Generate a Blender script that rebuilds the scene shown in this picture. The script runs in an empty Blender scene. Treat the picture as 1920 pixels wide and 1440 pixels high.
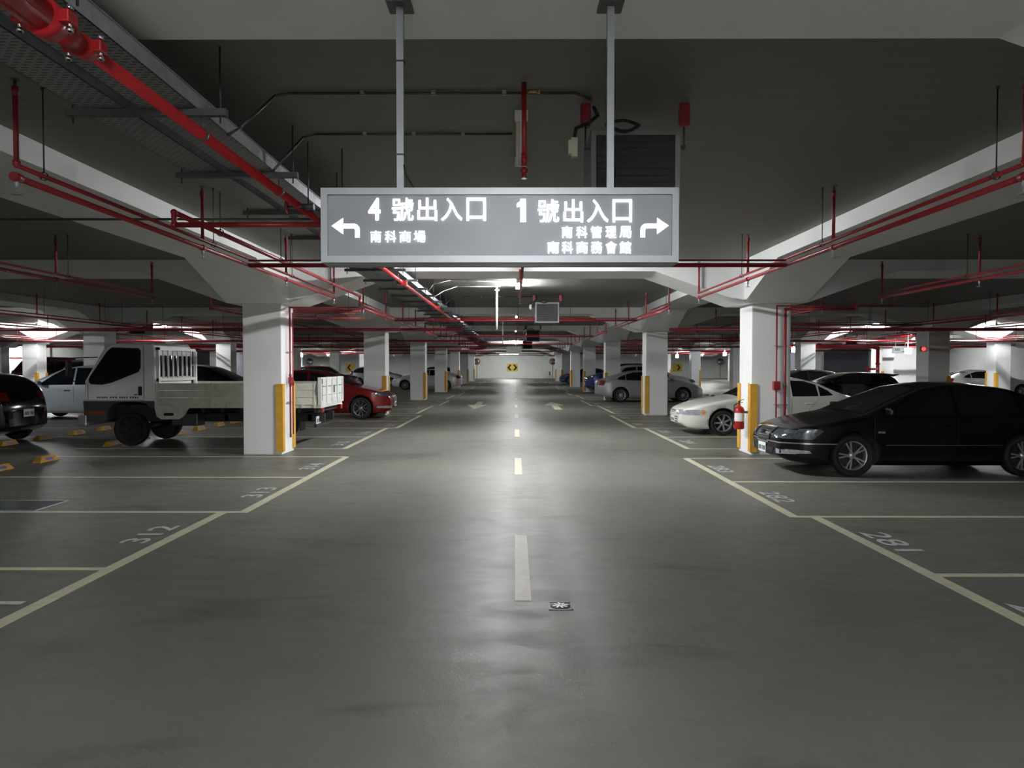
EXPOSURE=3.0
import bpy, bmesh, math, random
from mathutils import Vector, Matrix
from mathutils.bvhtree import BVHTree
random.seed(7)
PI = math.pi
S = bpy.context.scene
COL = S.collection

# ------------------------------------------------------------------ materials
def mat(name, color, rough=0.5, metal=0.0, coat=0.0, emit=0.0, ecol=None, spec=0.5, var=0.0, scale=8.0, bump=0.0, bscale=60.0, rvar=0.0, sample=True):
    m = bpy.data.materials.new(name); m.use_nodes = True
    nt = m.node_tree; b = nt.nodes['Principled BSDF']
    b.inputs['Base Color'].default_value = (*color, 1)
    b.inputs['Roughness'].default_value = rough
    b.inputs['Metallic'].default_value = metal
    b.inputs['Coat Weight'].default_value = coat
    b.inputs['Coat Roughness'].default_value = 0.06
    b.inputs['Specular IOR Level'].default_value = spec
    if emit:
        b.inputs['Emission Color'].default_value = (*(ecol or color), 1)
        b.inputs['Emission Strength'].default_value = emit
        if not sample: m.cycles.emission_sampling = 'NONE'
    if var or bump or rvar:
        tc = nt.nodes.new('ShaderNodeTexCoord')
        n = nt.nodes.new('ShaderNodeTexNoise'); n.inputs['Scale'].default_value = scale; n.inputs['Detail'].default_value = 4
        nt.links.new(tc.outputs['Object'], n.inputs['Vector'])
        if var:
            r = nt.nodes.new('ShaderNodeMapRange')
            r.inputs['From Min'].default_value = .3; r.inputs['From Max'].default_value = .7
            r.inputs['To Min'].default_value = 1-var; r.inputs['To Max'].default_value = 1+var*.5
            nt.links.new(n.outputs['Fac'], r.inputs['Value'])
            mx = nt.nodes.new('ShaderNodeVectorMath'); mx.operation = 'SCALE'
            mx.inputs[0].default_value = color
            nt.links.new(r.outputs['Result'], mx.inputs['Scale'])
            nt.links.new(mx.outputs['Vector'], b.inputs['Base Color'])
        if rvar:
            r = nt.nodes.new('ShaderNodeMapRange')
            r.inputs['From Min'].default_value = .3; r.inputs['From Max'].default_value = .7
            r.inputs['To Min'].default_value = rough-rvar; r.inputs['To Max'].default_value = rough+rvar
            nt.links.new(n.outputs['Fac'], r.inputs['Value']); nt.links.new(r.outputs['Result'], b.inputs['Roughness'])
        if bump:
            n2 = nt.nodes.new('ShaderNodeTexNoise'); n2.inputs['Scale'].default_value = bscale; n2.inputs['Detail'].default_value = 3
            nt.links.new(tc.outputs['Object'], n2.inputs['Vector'])
            bp = nt.nodes.new('ShaderNodeBump'); bp.inputs['Strength'].default_value = bump; bp.inputs['Distance'].default_value = .01
            nt.links.new(n2.outputs['Fac'], bp.inputs['Height']); nt.links.new(bp.outputs['Normal'], b.inputs['Normal'])
    return m

M = {}
M['paint_wall'] = mat('white_wall_paint', (.74,.76,.73), .55, var=.05, scale=1.2, bump=.15, bscale=40)
M['column'] = mat('column_white_paint', (.76,.78,.77), .5, var=.04, scale=1.5, bump=.12, bscale=50)
M['red'] = mat('red_pipe_paint', (.27,.018,.027), .38, var=.12, scale=6)
M['red_bright'] = mat('bright_red_paint', (.36,.014,.018), .3, var=.08, scale=6)
M['galv'] = mat('galvanised_steel', (.46,.49,.52), .42, .55, var=.15, scale=14)
M['tray'] = mat('cable_tray_steel', (.34,.36,.37), .45, .4, var=.15, scale=10)
M['dark_metal'] = mat('dark_strut_steel', (.10,.10,.105), .5, .5)
M['rod'] = mat('threaded_rod_steel', (.05,.05,.05), .5, .6)
M['chrome'] = mat('chrome', (.8,.8,.82), .12, 1)
M['alloy'] = mat('wheel_alloy', (.62,.63,.65), .3, .75)
M['steelwheel'] = mat('dark_steel_wheel', (.03,.03,.03), .5, .3)
M['tyre'] = mat('tyre_rubber', (.012,.012,.013), .75)
M['glass'] = mat('tinted_car_glass', (.008,.009,.011), .05, spec=.4)
M['glass_clear'] = mat('headlight_glass', (.40,.43,.47), .08, .35, coat=.5, var=.3, scale=30)
M['lens_dark'] = mat('smoked_headlight_glass', (.085,.095,.115), .06, .3, coat=.6, var=.5, scale=22)
M['amber'] = mat('amber_lens', (.7,.22,.03), .12, coat=.5)
M['tail'] = mat('red_lens', (.20,.006,.010), .12, coat=.6)
M['black_plastic'] = mat('black_plastic', (.016,.016,.017), .45)
M['plate'] = mat('licence_plate_white', (.72,.77,.75), .4)
M['plate_ink'] = mat('plate_ink', (.02,.08,.06), .5)
M['yellow'] = mat('yellow_guard_rubber', (.62,.34,.035), .5, var=.12, scale=10)
M['stop'] = mat('yellow_wheel_stop', (.42,.24,.04), .6, var=.25, scale=18)
M['blue'] = mat('blue_reflector', (.12,.12,.35), .35)
M['line'] = mat('pale_yellow_floor_paint', (.50,.50,.36), .5, var=.14, scale=9)
M['dash'] = mat('cream_floor_paint', (.46,.43,.32), .5, var=.12, scale=12)
M['number'] = mat('white_floor_paint', (.52,.53,.53), .55, var=.3, scale=25)
M['white'] = mat('white_enamel', (.78,.80,.79), .35)
M['cream'] = mat('cream_plastic', (.55,.55,.44), .5)
M['black'] = mat('matt_black', (.012,.012,.012), .7)
M['signface'] = mat('sign_grey_aluminium', (.19,.205,.225), .42, .25, var=.12, scale=2.2)
M['signframe'] = mat('sign_frame_aluminium', (.27,.29,.31), .38, .4)
M['letter'] = mat('lit_letters', (1,1,1), .4, emit=.35, ecol=(.95,.97,1), sample=False)
M['arrow'] = mat('white_sign_arrow', (.85,.86,.88), .4, emit=.2, ecol=(.95,.97,1), sample=False)
M['tube'] = mat('fluorescent_tube', (1,1,1), .4, emit=150, ecol=(.985,.985,1))
M['tube_side'] = mat('dimmer_tube', (1,1,1), .4, emit=95, ecol=(.985,.985,1))
M['tube_far'] = mat('far_tube', (1,1,1), .4, emit=75, ecol=(.98,.985,1))
M['fan_grey'] = mat('fan_grey_paint', (.17,.175,.18), .5)
M['tube_off'] = mat('unlit_tube', (.62,.62,.5), .4)
M['truck'] = mat('truck_white_paint', (.80,.80,.81), .3, coat=.3, var=.06, scale=4)
M['bed'] = mat('truck_bed_cream_paint', (.58,.58,.50), .5, var=.18, scale=7)
M['dark_grey'] = mat('dark_grey_band', (.05,.055,.06), .4)
M['orange'] = mat('dull_orange_strip', (.22,.05,.02), .4)
M['mirror'] = mat('mirror_silver', (.85,.87,.88), .03, 1)
M['mirror_rim'] = mat('orange_mirror_rim', (.55,.12,.05), .4)
M['signyellow'] = mat('yellow_sign_paint', (.75,.52,.03), .4)
M['green_glow'] = mat('green_exit_light', (.05,.7,.35), .4, emit=1.6, ecol=(.1,.9,.55), sample=False)
M['tail_glow'] = mat('lit_red_lens', (.5,.01,.01), .2, emit=.35, ecol=(1,.05,.04), sample=False)
M['blue_wall'] = mat('slate_blue_wall', (.13,.14,.165), .6, var=.08, scale=1)
M['seam'] = mat('door_gap', (.01,.01,.01), .7)
M['cable'] = mat('black_cable', (.01,.01,.01), .5)
M['brass'] = mat('brass', (.55,.42,.2), .3, .8)
M['label_white'] = mat('label_white', (.8,.8,.78), .4)
M['soot'] = mat('cast_iron', (.09,.095,.1), .45, .5, var=.3, scale=60)
M['zinc'] = mat('bare_zinc_cover', (.45,.47,.48), .35, .6)
PAINT = dict(
 black=mat('black_car_paint', (.004,.004,.0055), .2, coat=.12, spec=.3),
 darkblack=mat('glossy_black_car_paint', (.003,.003,.006), .12, coat=.35, spec=.4),
 white=mat('white_car_paint', (.62,.63,.57), .3, coat=.5),
 silver=mat('silver_car_paint', (.36,.385,.40), .3, .45, coat=.5),
 iceblue=mat('ice_blue_car_paint', (.46,.52,.58), .3, .4, coat=.5),
 red=mat('red_car_paint', (.20,.004,.009), .22, .35, coat=.7),
 darkred=mat('dark_red_car_paint', (.10,.012,.02), .25, .3, coat=.6),
 blue=mat('deep_blue_car_paint', (.02,.035,.16), .22, .3, coat=.7),
 grey=mat('dark_grey_car_paint', (.05,.052,.056), .25, .4, coat=.6),
 palesilver=mat('pale_silver_car_paint', (.60,.61,.60), .28, .25, coat=.5),
)

def floor_material():
    m = bpy.data.materials.new('grey_green_epoxy_floor'); m.use_nodes = True
    nt = m.node_tree; b = nt.nodes['Principled BSDF']; L = nt.links
    tc = nt.nodes.new('ShaderNodeTexCoord')
    def noise(scale, detail=4, dist=0, sx=1, sy=1):
        mp = nt.nodes.new('ShaderNodeMapping'); mp.inputs['Scale'].default_value = (sx, sy, 1)
        n = nt.nodes.new('ShaderNodeTexNoise'); n.inputs['Scale'].default_value = scale
        n.inputs['Detail'].default_value = detail; n.inputs['Distortion'].default_value = dist
        L.new(tc.outputs['Object'], mp.inputs['Vector']); L.new(mp.outputs['Vector'], n.inputs['Vector'])
        return n.outputs['Fac']
    def rng(v, a, c, lo, hi):
        r = nt.nodes.new('ShaderNodeMapRange'); r.inputs['From Min'].default_value = a; r.inputs['From Max'].default_value = c
        r.inputs['To Min'].default_value = lo; r.inputs['To Max'].default_value = hi
        L.new(v, r.inputs['Value']); return r.outputs['Result']
    def mul(a, c):
        n = nt.nodes.new('ShaderNodeMath'); n.operation = 'MULTIPLY'
        L.new(a, n.inputs[0]); L.new(c, n.inputs[1]); return n.outputs[0]
    big = rng(noise(.35, 5, .6), .35, .65, .86, 1.08)
    st = rng(noise(1.1, 6, .8, .6, 1.8), .58, .72, 1.0, .66)      # oily stains with their own shape
    sp = rng(noise(9, 3), .70, .76, 1.0, .8)
    v = mul(mul(big, st), sp)
    sc = nt.nodes.new('ShaderNodeVectorMath'); sc.operation = 'SCALE'; sc.inputs[0].default_value = FLOOR_COL
    L.new(v, sc.inputs['Scale']); L.new(sc.outputs['Vector'], b.inputs['Base Color'])
    L.new(rng(noise(2.2, 8, 1.6, .8, 1.6), .36, .66, .40, .50), b.inputs['Roughness'])
    b.inputs['Specular IOR Level'].default_value = .21
    bp = nt.nodes.new('ShaderNodeBump'); bp.inputs['Strength'].default_value = .5; bp.inputs['Distance'].default_value = .002
    L.new(noise(230, 3), bp.inputs['Height']); L.new(bp.outputs['Normal'], b.inputs['Normal'])
    return m
FLOOR_COL = (.145,.143,.126)
M['floor'] = floor_material()

def ceiling_material():
    m = bpy.data.materials.new('board_marked_ceiling_paint'); m.use_nodes = True
    nt = m.node_tree; b = nt.nodes['Principled BSDF']; L = nt.links
    tc = nt.nodes.new('ShaderNodeTexCoord')
    w = nt.nodes.new('ShaderNodeTexWave'); w.wave_type = 'BANDS'; w.bands_direction = 'Y'
    w.inputs['Scale'].default_value = 1.6; w.inputs['Distortion'].default_value = .15; w.inputs['Detail'].default_value = 1
    L.new(tc.outputs['Object'], w.inputs['Vector'])
    r = nt.nodes.new('ShaderNodeMapRange'); r.inputs['From Min'].default_value = 0; r.inputs['From Max'].default_value = .08
    r.inputs['To Min'].default_value = .88; r.inputs['To Max'].default_value = 1; L.new(w.outputs['Fac'], r.inputs['Value'])
    n = nt.nodes.new('ShaderNodeTexNoise'); n.inputs['Scale'].default_value = .8; n.inputs['Detail'].default_value = 5
    L.new(tc.outputs['Object'], n.inputs['Vector'])
    r2 = nt.nodes.new('ShaderNodeMapRange'); r2.inputs['To Min'].default_value = .88; r2.inputs['To Max'].default_value = 1.08
    L.new(n.outputs['Fac'], r2.inputs['Value'])
    mu = nt.nodes.new('ShaderNodeMath'); mu.operation = 'MULTIPLY'; L.new(r.outputs[0], mu.inputs[0]); L.new(r2.outputs[0], mu.inputs[1])
    sc = nt.nodes.new('ShaderNodeVectorMath'); sc.operation = 'SCALE'; sc.inputs[0].default_value = (.17,.17,.152)
    L.new(mu.outputs[0], sc.inputs['Scale']); L.new(sc.outputs['Vector'], b.inputs['Base Color'])
    b.inputs['Roughness'].default_value = .6
    return m
M['ceiling'] = ceiling_material()

# ------------------------------------------------------------------ mesh builder
class MB:
    def __init__(s): s.bm = bmesh.new()
    def box(s, x0,x1,y0,y1,z0,z1, bev=0):
        vs = [s.bm.verts.new((x,y,z)) for x in (x0,x1) for y in (y0,y1) for z in (z0,z1)]
        fs = []
        for f in ((0,1,3,2),(4,6,7,5),(0,4,5,1),(2,3,7,6),(0,2,6,4),(1,5,7,3)):
            fs.append(s.bm.faces.new([vs[i] for i in f]))
        if bev:
            es = list({e for f in fs for e in f.edges})
            bmesh.ops.bevel(s.bm, geom=es, offset=bev, segments=2, affect='EDGES', profile=.5)
        return s
    def cbox(s, c, d, bev=0):
        return s.box(c[0]-d[0]/2,c[0]+d[0]/2,c[1]-d[1]/2,c[1]+d[1]/2,c[2]-d[2]/2,c[2]+d[2]/2,bev)
    def obox(s, a, b, w, h, up=(0,0,1)):
        """bar of section w x h from a to b"""
        a=Vector(a); b=Vector(b); d=(b-a).normalized(); u=Vector(up)
        if abs(d.dot(u))>.98: u=Vector((0,1,0))
        r=d.cross(u).normalized(); u=r.cross(d).normalized()
        vs=[]
        for p in (a,b):
            for i,j in ((-1,-1),(1,-1),(1,1),(-1,1)): vs.append(s.bm.verts.new(p+r*(i*w/2)+u*(j*h/2)))
        for f in ((0,3,2,1),(4,5,6,7),(0,1,5,4),(1,2,6,5),(2,3,7,6),(3,0,4,7)): s.bm.faces.new([vs[i] for i in f])
        return s
    def cyl(s, a, b, r, n=14, r2=None, caps=True):
        a=Vector(a); b=Vector(b); d=(b-a).normalized(); u=Vector((0,0,1))
        if abs(d.dot(u))>.95: u=Vector((1,0,0))
        x=d.cross(u).normalized(); y=d.cross(x).normalized(); r2=r if r2 is None else r2
        A=[];B=[]
        for i in range(n):
            t=2*PI*i/n; o=x*math.cos(t)+y*math.sin(t)
            A.append(s.bm.verts.new(a+o*r)); B.append(s.bm.verts.new(b+o*r2))
        for i in range(n):
            f=s.bm.faces.new((A[i],A[(i+1)%n],B[(i+1)%n],B[i])); f.smooth=True
        if caps: s.bm.faces.new(A[::-1]); s.bm.faces.new(B)
        return s
    def ball(s, c, r, n=10):
        g=bmesh.ops.create_uvsphere(s.bm,u_segments=n,v_segments=max(6,n//2+2),radius=r,matrix=Matrix.Translation(Vector(c)))
        for v in g['verts']:
            for f in v.link_faces: f.smooth=True
        return s
    def pipe(s, pts, r, n=12, joint=1.25):
        for a,b in zip(pts,pts[1:]): s.cyl(a,b,r,n)
        for p in pts[1:-1]: s.ball(p,r*joint,n)
        return s
    def lathe(s, prof, c, axis='Z', n=28, close=False):
        """prof: list of (r, h)"""
        rings=[]
        for r,h in prof:
            ring=[]
            for i in range(n):
                t=2*PI*i/n; a,b=r*math.cos(t),r*math.sin(t)
                v={'Z':(a,b,h),'Y':(a,h,b),'X':(h,a,b)}[axis]
                ring.append(s.bm.verts.new(Vector(c)+Vector(v)))
            rings.append(ring)
        pr=list(zip(rings,rings[1:]))
        if close: pr.append((rings[-1],rings[0]))
        for A,B in pr:
            for i in range(n):
                f=s.bm.faces.new((A[i],A[(i+1)%n],B[(i+1)%n],B[i])); f.smooth=True
        return s
    def prism(s, poly, axis, lo, hi):
        """poly in the plane across axis: axis Y -> (x,z); axis X -> (y,z); axis Z -> (x,y)"""
        def P(p,t): return {'Y':(p[0],t,p[1]),'X':(t,p[0],p[1]),'Z':(p[0],p[1],t)}[axis]
        A=[s.bm.verts.new(P(p,lo)) for p in poly]; B=[s.bm.verts.new(P(p,hi)) for p in poly]
        n=len(poly)
        s.bm.faces.new(A); s.bm.faces.new(B[::-1])
        for i in range(n): s.bm.faces.new((A[i],B[i],B[(i+1)%n],A[(i+1)%n]))
        return s
    def mesh(s, name):
        bmesh.ops.recalc_face_normals(s.bm, faces=s.bm.faces)
        me=bpy.data.meshes.new(name); s.bm.to_mesh(me); s.bm.free(); return me
    def build(s, name, m, parent=None, **kw):
        return add(name, s.mesh(name), m, parent, **kw)

def add(name, me, m, parent=None, loc=None, rz=0, label=None, cat=None, group=None, kind=None):
    o=bpy.data.objects.new(name, me); COL.objects.link(o)
    if m is not None and me is not None:
        if not me.materials: me.materials.append(m)
        elif me.materials[0] is not m:
            o.material_slots[0].link='OBJECT'; o.material_slots[0].material=m
    if parent: o.parent=parent
    if loc: o.location=loc
    if rz: o.rotation_euler=(0,0,rz)
    return tag(o,label,cat,group,kind)
def tag(o, label=None, cat=None, group=None, kind=None):
    if label: o['label']=label
    if cat: o['category']=cat
    if group: o['group']=group
    if kind: o['kind']=kind
    return o
def empty(name, loc, label, cat, group=None, rz=0, kind=None):
    o=bpy.data.objects.new(name,None); COL.objects.link(o); o.location=loc; o.rotation_euler=(0,0,rz); o.empty_display_size=.1
    return tag(o,label,cat,group,kind)
ORD=['nearest','second nearest','third','fourth','fifth','sixth','seventh','eighth','ninth','tenth','eleventh','twelfth','thirteenth','fourteenth','fifteenth','sixteenth','seventeenth','eighteenth','nineteenth','twentieth']
def nth(i): return ORD[i] if i<2 else ORD[i]

def text_mesh(txt, size, extrude=.002, bold=0.0, align='LEFT', spacing=1.0):
    cu=bpy.data.curves.new('t','FONT'); cu.body=txt; cu.size=size; cu.extrude=extrude; cu.offset=bold
    cu.align_x=align; cu.space_character=spacing; cu.resolution_u=4
    o=bpy.data.objects.new('t',cu); COL.objects.link(o)
    dg=bpy.context.evaluated_depsgraph_get(); me=bpy.data.meshes.new_from_object(o.evaluated_get(dg))
    bpy.data.objects.remove(o); bpy.data.curves.remove(cu); me.materials.clear()
    return me
def embolden(me, r, n=8):
    """thicken flat lettering by merging slightly shifted copies"""
    bm=bmesh.new()
    for i in range(n+1):
        a=2*PI*i/n; dx,dy=(0,0) if i==n else (r*math.cos(a),r*math.sin(a))
        k=len(bm.verts); bm.from_mesh(me); bm.verts.ensure_lookup_table()
        for v in bm.verts[k:]: v.co.x+=dx; v.co.y+=dy; v.co.z+=i*.0002
    bm.to_mesh(me); bm.free(); return me
def fit_mesh(me, w, h, mtx):
    """scale text mesh to w x h with its lower left corner at the origin, then transform"""
    xs=[v.co.x for v in me.vertices]; ys=[v.co.y for v in me.vertices]
    x0,x1,y0,y1=min(xs),max(xs),min(ys),max(ys)
    for v in me.vertices:
        v.co.x=(v.co.x-x0)/(x1-x0)*w; v.co.y=(v.co.y-y0)/(y1-y0)*h
        v.co=mtx@v.co
    return me

# ------------------------------------------------------------------ the building
ROW0=3.30; ROWS=[ROW0]+[13.82+10.8*k for k in range(8)]       # transverse beam centres
CX=[4.79,14.33,23.87,33.4]
ZC,ZB,ZH=3.64,3.43,2.85
XW,YF,YB=42.0,97.0,-12.0

MB().box(-XW,XW,YB,YF,-.3,0).build('floor',M['floor'],kind='structure')
MB().box(-XW,XW,YB,YF,ZC,ZC+.3).build('ceiling',M['ceiling'],kind='structure')
MB().box(-XW,XW,YF,YF+.3,0,ZC).build('wall_back',M['paint_wall'],kind='structure')
MB().box(-XW,XW,YB-.3,YB,0,ZC).build('wall_front',M['paint_wall'],kind='structure')
MB().box(-XW-.3,-XW,YB,YF,0,ZC).build('wall_left',M['paint_wall'],kind='structure')
MB().box(XW,XW+.3,YB,YF,0,ZC).build('wall_right',M['paint_wall'],kind='structure')

def haunched(lo, hi, nodes, half_flat=.585, run=1.65):
    low=[(lo,ZC+.05),(lo,ZB)]
    for c in nodes:
        a,b,c2,d=c-half_flat-run,c-half_flat,c+half_flat,c+half_flat+run
        if a>lo: low+= [(a,ZB)]
        low+=[(b,ZH),(c2,ZH)]
        if d<hi: low+=[(d,ZB)]
    low+=[(hi,ZB),(hi,ZC+.05)]
    return low
rows_all=[ROW0-10.6]+ROWS
xs_all=[-x for x in CX[::-1]]+CX
for i,x in enumerate(xs_all):
    side='left' if x<0 else 'right'; n=sum(1 for c in CX if c<abs(x)-.01)
    MB().prism(haunched(YB,YF,rows_all),'X',x-.58,x+.58).build('ceiling_beam',M['column'],kind='structure',
        label=f'{["first","second","third","fourth"][n]} lengthwise concrete beam to the {side} of the aisle, haunched at columns',cat='beam')
for j,y in enumerate(rows_all):
    lab='crosswise concrete beam behind the camera' if j==0 else ('crosswise concrete beam overhead that carries the hanging exit sign' if j==1 else f'{nth(j-2)} crosswise concrete beam beyond the hanging exit sign')
    hw=.57 if j else .55
    MB().prism([(p[0],p[1]-.002) for p in haunched(-XW,XW,xs_all)],'Y',y-hw,y+hw).build('ceiling_beam',M['column'],kind='structure',label=lab,cat='beam')

def guard_mesh():
    b=MB()
    # angle guard hugging a corner at the origin: faces look to -x and -y
    b.box(-.028,.0,-.028,.105,.06,1.34); b.box(0,.105,-.028,0,.06,1.34)
    return b.mesh('corner_guard')
GM=guard_mesh()
col_me=MB().box(-.365,.365,-.365,.365,0,ZH+.01,.012).mesh('concrete_column')
COLS={}
for x in xs_all:
    side='left' if x<0 else 'right'; n=sum(1 for c in CX if c<abs(x)-.01)
    aisle=-1 if n in (0,2) else 1          # guards face the aisle this row of columns borders
    s=1 if x>0 else -1
    for j,y in enumerate(ROWS):
        if j==0 and n>0: continue
        if n==3 and j<3: continue
        if j==8: continue
        lab=f'white square concrete column, {nth(j-1) if j else ""} in the {["first","second","third","fourth"][n]} column row {side}'
        if (j,n)==(1,0): lab=('big white concrete column beside the flatbed truck' if x<0 else 'big white concrete column with the fire extinguisher, at the black sedan nose')
        if j==0: lab=f'white concrete column just outside the frame on the {side}'
        c=add('concrete_column',col_me,M['column'],loc=(x,y,0),label=lab,cat='column',kind='structure')
        COLS[(s,n,j)]=c
        dx=aisle*s
        for sy in (-1,1):
            if j>6 and sy==1: continue
            g=add('corner_guard',GM,M['yellow'],parent=c,label='yellow corner guard'); g.location=(dx*.365,sy*.365,0)
            g.scale=(-dx*1,-sy*1,1)

# side rooms and back wall pieces
def room(name,x0,x1,y0,y1,m,label):
    MB().box(x0,x1,y0,y1,0,ZC-.003).build(name,m,kind='structure',label=label,cat='wall')
room('wall_slate_left',-33.4,-25.0,60.0,72,M['blue_wall'],'slate blue inner wall far to the left')
room('wall_slate_right',25.0,28.6,58.0,72,M['blue_wall'],'slate blue inner wall far to the right, behind the red riser')
room('wall_white_right',28.62,33.0,57.0,72,M['paint_wall'],'white inner wall beside the slate blue one on the right')
room('wall_booth',24.6,26.6,47.2,49.5,M['white'],'bright white booth wall right of the red fire riser')
room('wall_slate_far_right',30.5,36,62.0,72,M['blue_wall'],'slate blue inner wall furthest to the right')
room('wall_exit_left',-41.9,-33.9,52.0,52.3,M['paint_wall'],'white wall with the exit door far left')
# pilasters that frame the back wall of the central aisle
for s,nm in ((-1,'left'),(1,'right')):
    MB().box(s*5.75-.35,s*5.75+.35,YF-2.2,YF-.002,0,ZC-.003).build('wall_pilaster_'+nm,M['paint_wall'],kind='structure',label=f'white pilaster at the {nm} end of the far wall',cat='wall')
    MB().box(s*5.4-.03,s*5.4+.03,YF-2.24,YF-2.2,0,ZB).build('trim_1' if s<0 else 'trim_2',M['galv'],kind='structure')
# ------------------------------------------------------------------ floor paint
def quad(b,pts,z=.002):
    vs=[b.bm.verts.new((p[0],p[1],z)) for p in pts]; b.bm.faces.new(vs)
def slab(b,x0,x1,y0,y1,z=.0025): b.box(min(x0,x1),max(x0,x1),y0,y1,.0002,z)
LY_L=[3.45,5.86,8.16,10.72,13.16]; LY_R=[3.4,5.71,7.93,10.33,12.94]
def bay_lines(k):   # Y positions of dividers from column row k
    y=14.43+10.8*(k-1); return [y+2.42*i for i in range(5)]
for side,s,LY in (('left',-1,LY_L),('right',1,LY_R)):
    lines=[]; edges=[]
    xa,xb=(3.38,3.14) if s<0 else (3.31,3.08)
    lines+= [(y,(xa if i<=1 else xb)) for i,y in enumerate(LY)]
    edges+= [(LY[0],LY[2],xa),(LY[2],LY[4],xb)]
    for k in range(1,8):
        L=bay_lines(k)
        lines+=[(y,(3.48 if i<2 else 3.22)) for i,y in enumerate(L)]
        edges+=[(L[0],L[2],3.48),(L[2],L[4],3.22)]
    for i,(y,x) in enumerate(lines):
        if y>60: continue
        b=MB(); slab(b,s*x,s*8.9,y-.04,y+.04,.0022)
        b.build('bay_divider_line',M['line'],label=f'pale bay divider line on the {side} floor, {nth(i) if i<20 else str(i+1)+"th"} from the camera',
                cat='floor line',group=f'bay dividers on the {side} floor')
    for i,(a,c,x) in enumerate(edges):
        b=MB(); slab(b,s*(x-.055),s*(x+.055),a-.04,c+.04,.0026)
        b.build('aisle_edge_line',M['line'],label=f'pale yellow line on the {side} aisle edge, {nth(i) if i<20 else str(i+1)+"th"} stretch from the camera',cat='floor line',group=f'aisle edge lines on the {side}')
# bay lines of the further aisles
for side,s in (('left',-1),('right',1)):
    i=0
    for k in range(0,5):
        L=bay_lines(k) if k else [y for y in LY_L]
        for y in L:
            b=MB(); slab(b,s*10.2,s*15.9,y-.04,y+.04,.0022)
            b.build('bay_divider_line',M['line'],label=f'pale divider line beyond the {side} wheel stops, {nth(i) if i<20 else str(i+1)+"th"} from the camera',cat='floor line',group=f'bay dividers of the next aisle {side}'); i+=1
    b=MB(); slab(b,s*15.9,s*16.02,2,60,.0026)
    b.build('aisle_edge_line',M['line'],label=f'pale yellow line bordering the next aisle over on the {side}',cat='floor line')
y=5.07;i=0
while y<95:
    b=MB(); slab(b,-.027,.089,y,y+1.97,.003); 
    b.build('centre_dash',M['dash'],label=f'cream centre dash on the aisle floor, {nth(i)} from the camera',cat='floor line',group='centre dashes of the aisle'); y+=5.92;i+=1
# direction arrows
def arrow(name,cx,y0,y1,sgn,label):
    b=MB(); L=y1-y0; t=lambda u,v:(cx+u,(y0+v*L) if sgn>0 else (y1-v*L))
    pts=[(-.14,0),(-.14,.5),(-.44,.5),(0,1),(.44,.5),(.14,.5),(.14,0)]
    vs=[t(u,v) for u,v in pts]
    A=[b.bm.verts.new((p[0],p[1],.003)) for p in vs]; b.bm.faces.new(A)
    b.build(name,M['line'],label=label,cat='arrow')
arrow('floor_arrow',-1.62,27.8,33.6,-1,'cream floor arrow pointing towards the camera in the left lane')
arrow('floor_arrow',1.66,27.4,33.2,1,'cream floor arrow pointing away in the right lane')
# bay numbers
def number(txt,x,y,side,h=.26,w=.74):
    # left: text runs +Y, its top towards -X ; right: text runs -Y, its top towards +X
    me=embolden(text_mesh(txt,1.0,extrude=0),.012)
    if side<0: mt=Matrix(((0,-1,0,x),(1,0,0,y),(0,0,1,.003),(0,0,0,1)))
    else: mt=Matrix(((0,1,0,x),(-1,0,0,y),(0,0,1,.003),(0,0,0,1)))
    fit_mesh(me,w,h,mt)
    add('bay_number',me,M['number'],label=f'white painted bay number {txt} on the floor beside the {"left" if side<0 else "right"} aisle line',cat='number',group='bay numbers on the floor')
for t,x,y in (('311',3.5,4.3),('312',3.53,6.70),('313',3.28,9.06),('314',3.28,11.5)): number(t,-x,y,-1)
for t,x,y in (('280',3.42,5.02),('281',3.43,7.18),('282',3.20,9.5),('283',3.20,12.0)): number(t,x,y,1)
n=315
for k in (1,2):
    for i,yy in enumerate(bay_lines(k)[:4]):
        number(str(n),-(3.66 if i<2 else 3.4),yy+.6,-1); n+=1
n=284
for k in (1,2):
    for i,yy in enumerate(bay_lines(k)[:4]):
        number(str(n),(3.66 if i<2 else 3.4),yy+1.7,1); n+=1

# floor drains
r=empty('drain_cover',(.29,4.96,0),'small cast metal drain cover with a leaf pattern on the aisle floor','drain cover')
b=MB(); b.lathe([(0,.004),(.066,.004),(.07,.001)],(0,0,0),n=20); b.build('cover_plate',M['soot'],r)
b=MB()
for a in range(8):
    t=a*PI/4; b.obox((.012*math.cos(t),.012*math.sin(t),.006),(.055*math.cos(t+.25),.055*math.sin(t+.25),.006),.011,.004)
b.build('leaf_relief',M['zinc'],r)
b=MB(); b.box(-.085,.085,-.085,-.072,0,.004); b.box(-.085,.085,.072,.085,0,.004); b.box(-.085,-.075,-.085,.085,0,.004); b.box(.075,.085,-.085,.085,0,.004); b.build('rim',M['soot'],r)
r=empty('drain_grate',(-6.15,8.52,0),'dark rectangular drain grate in the left bay beyond number 312','drain grate')
MB().box(-.6,.55,-.30,.30,.0003,.003).build('pit',M['black'],r)
b=MB()
for i in range(22): x=-.58+i*.052; b.box(x,x+.014,-.29,.29,.003,.010)
b.build('grate_bars',M['soot'],r)
b=MB(); b.box(-.62,.57,-.33,-.30,0,.008); b.box(-.62,.57,.30,.33,0,.008); b.box(-.62,-.6,-.33,.33,0,.008); b.box(.55,.57,-.33,.33,0,.008)
b.build('frame',M['galv'],r)

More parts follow.
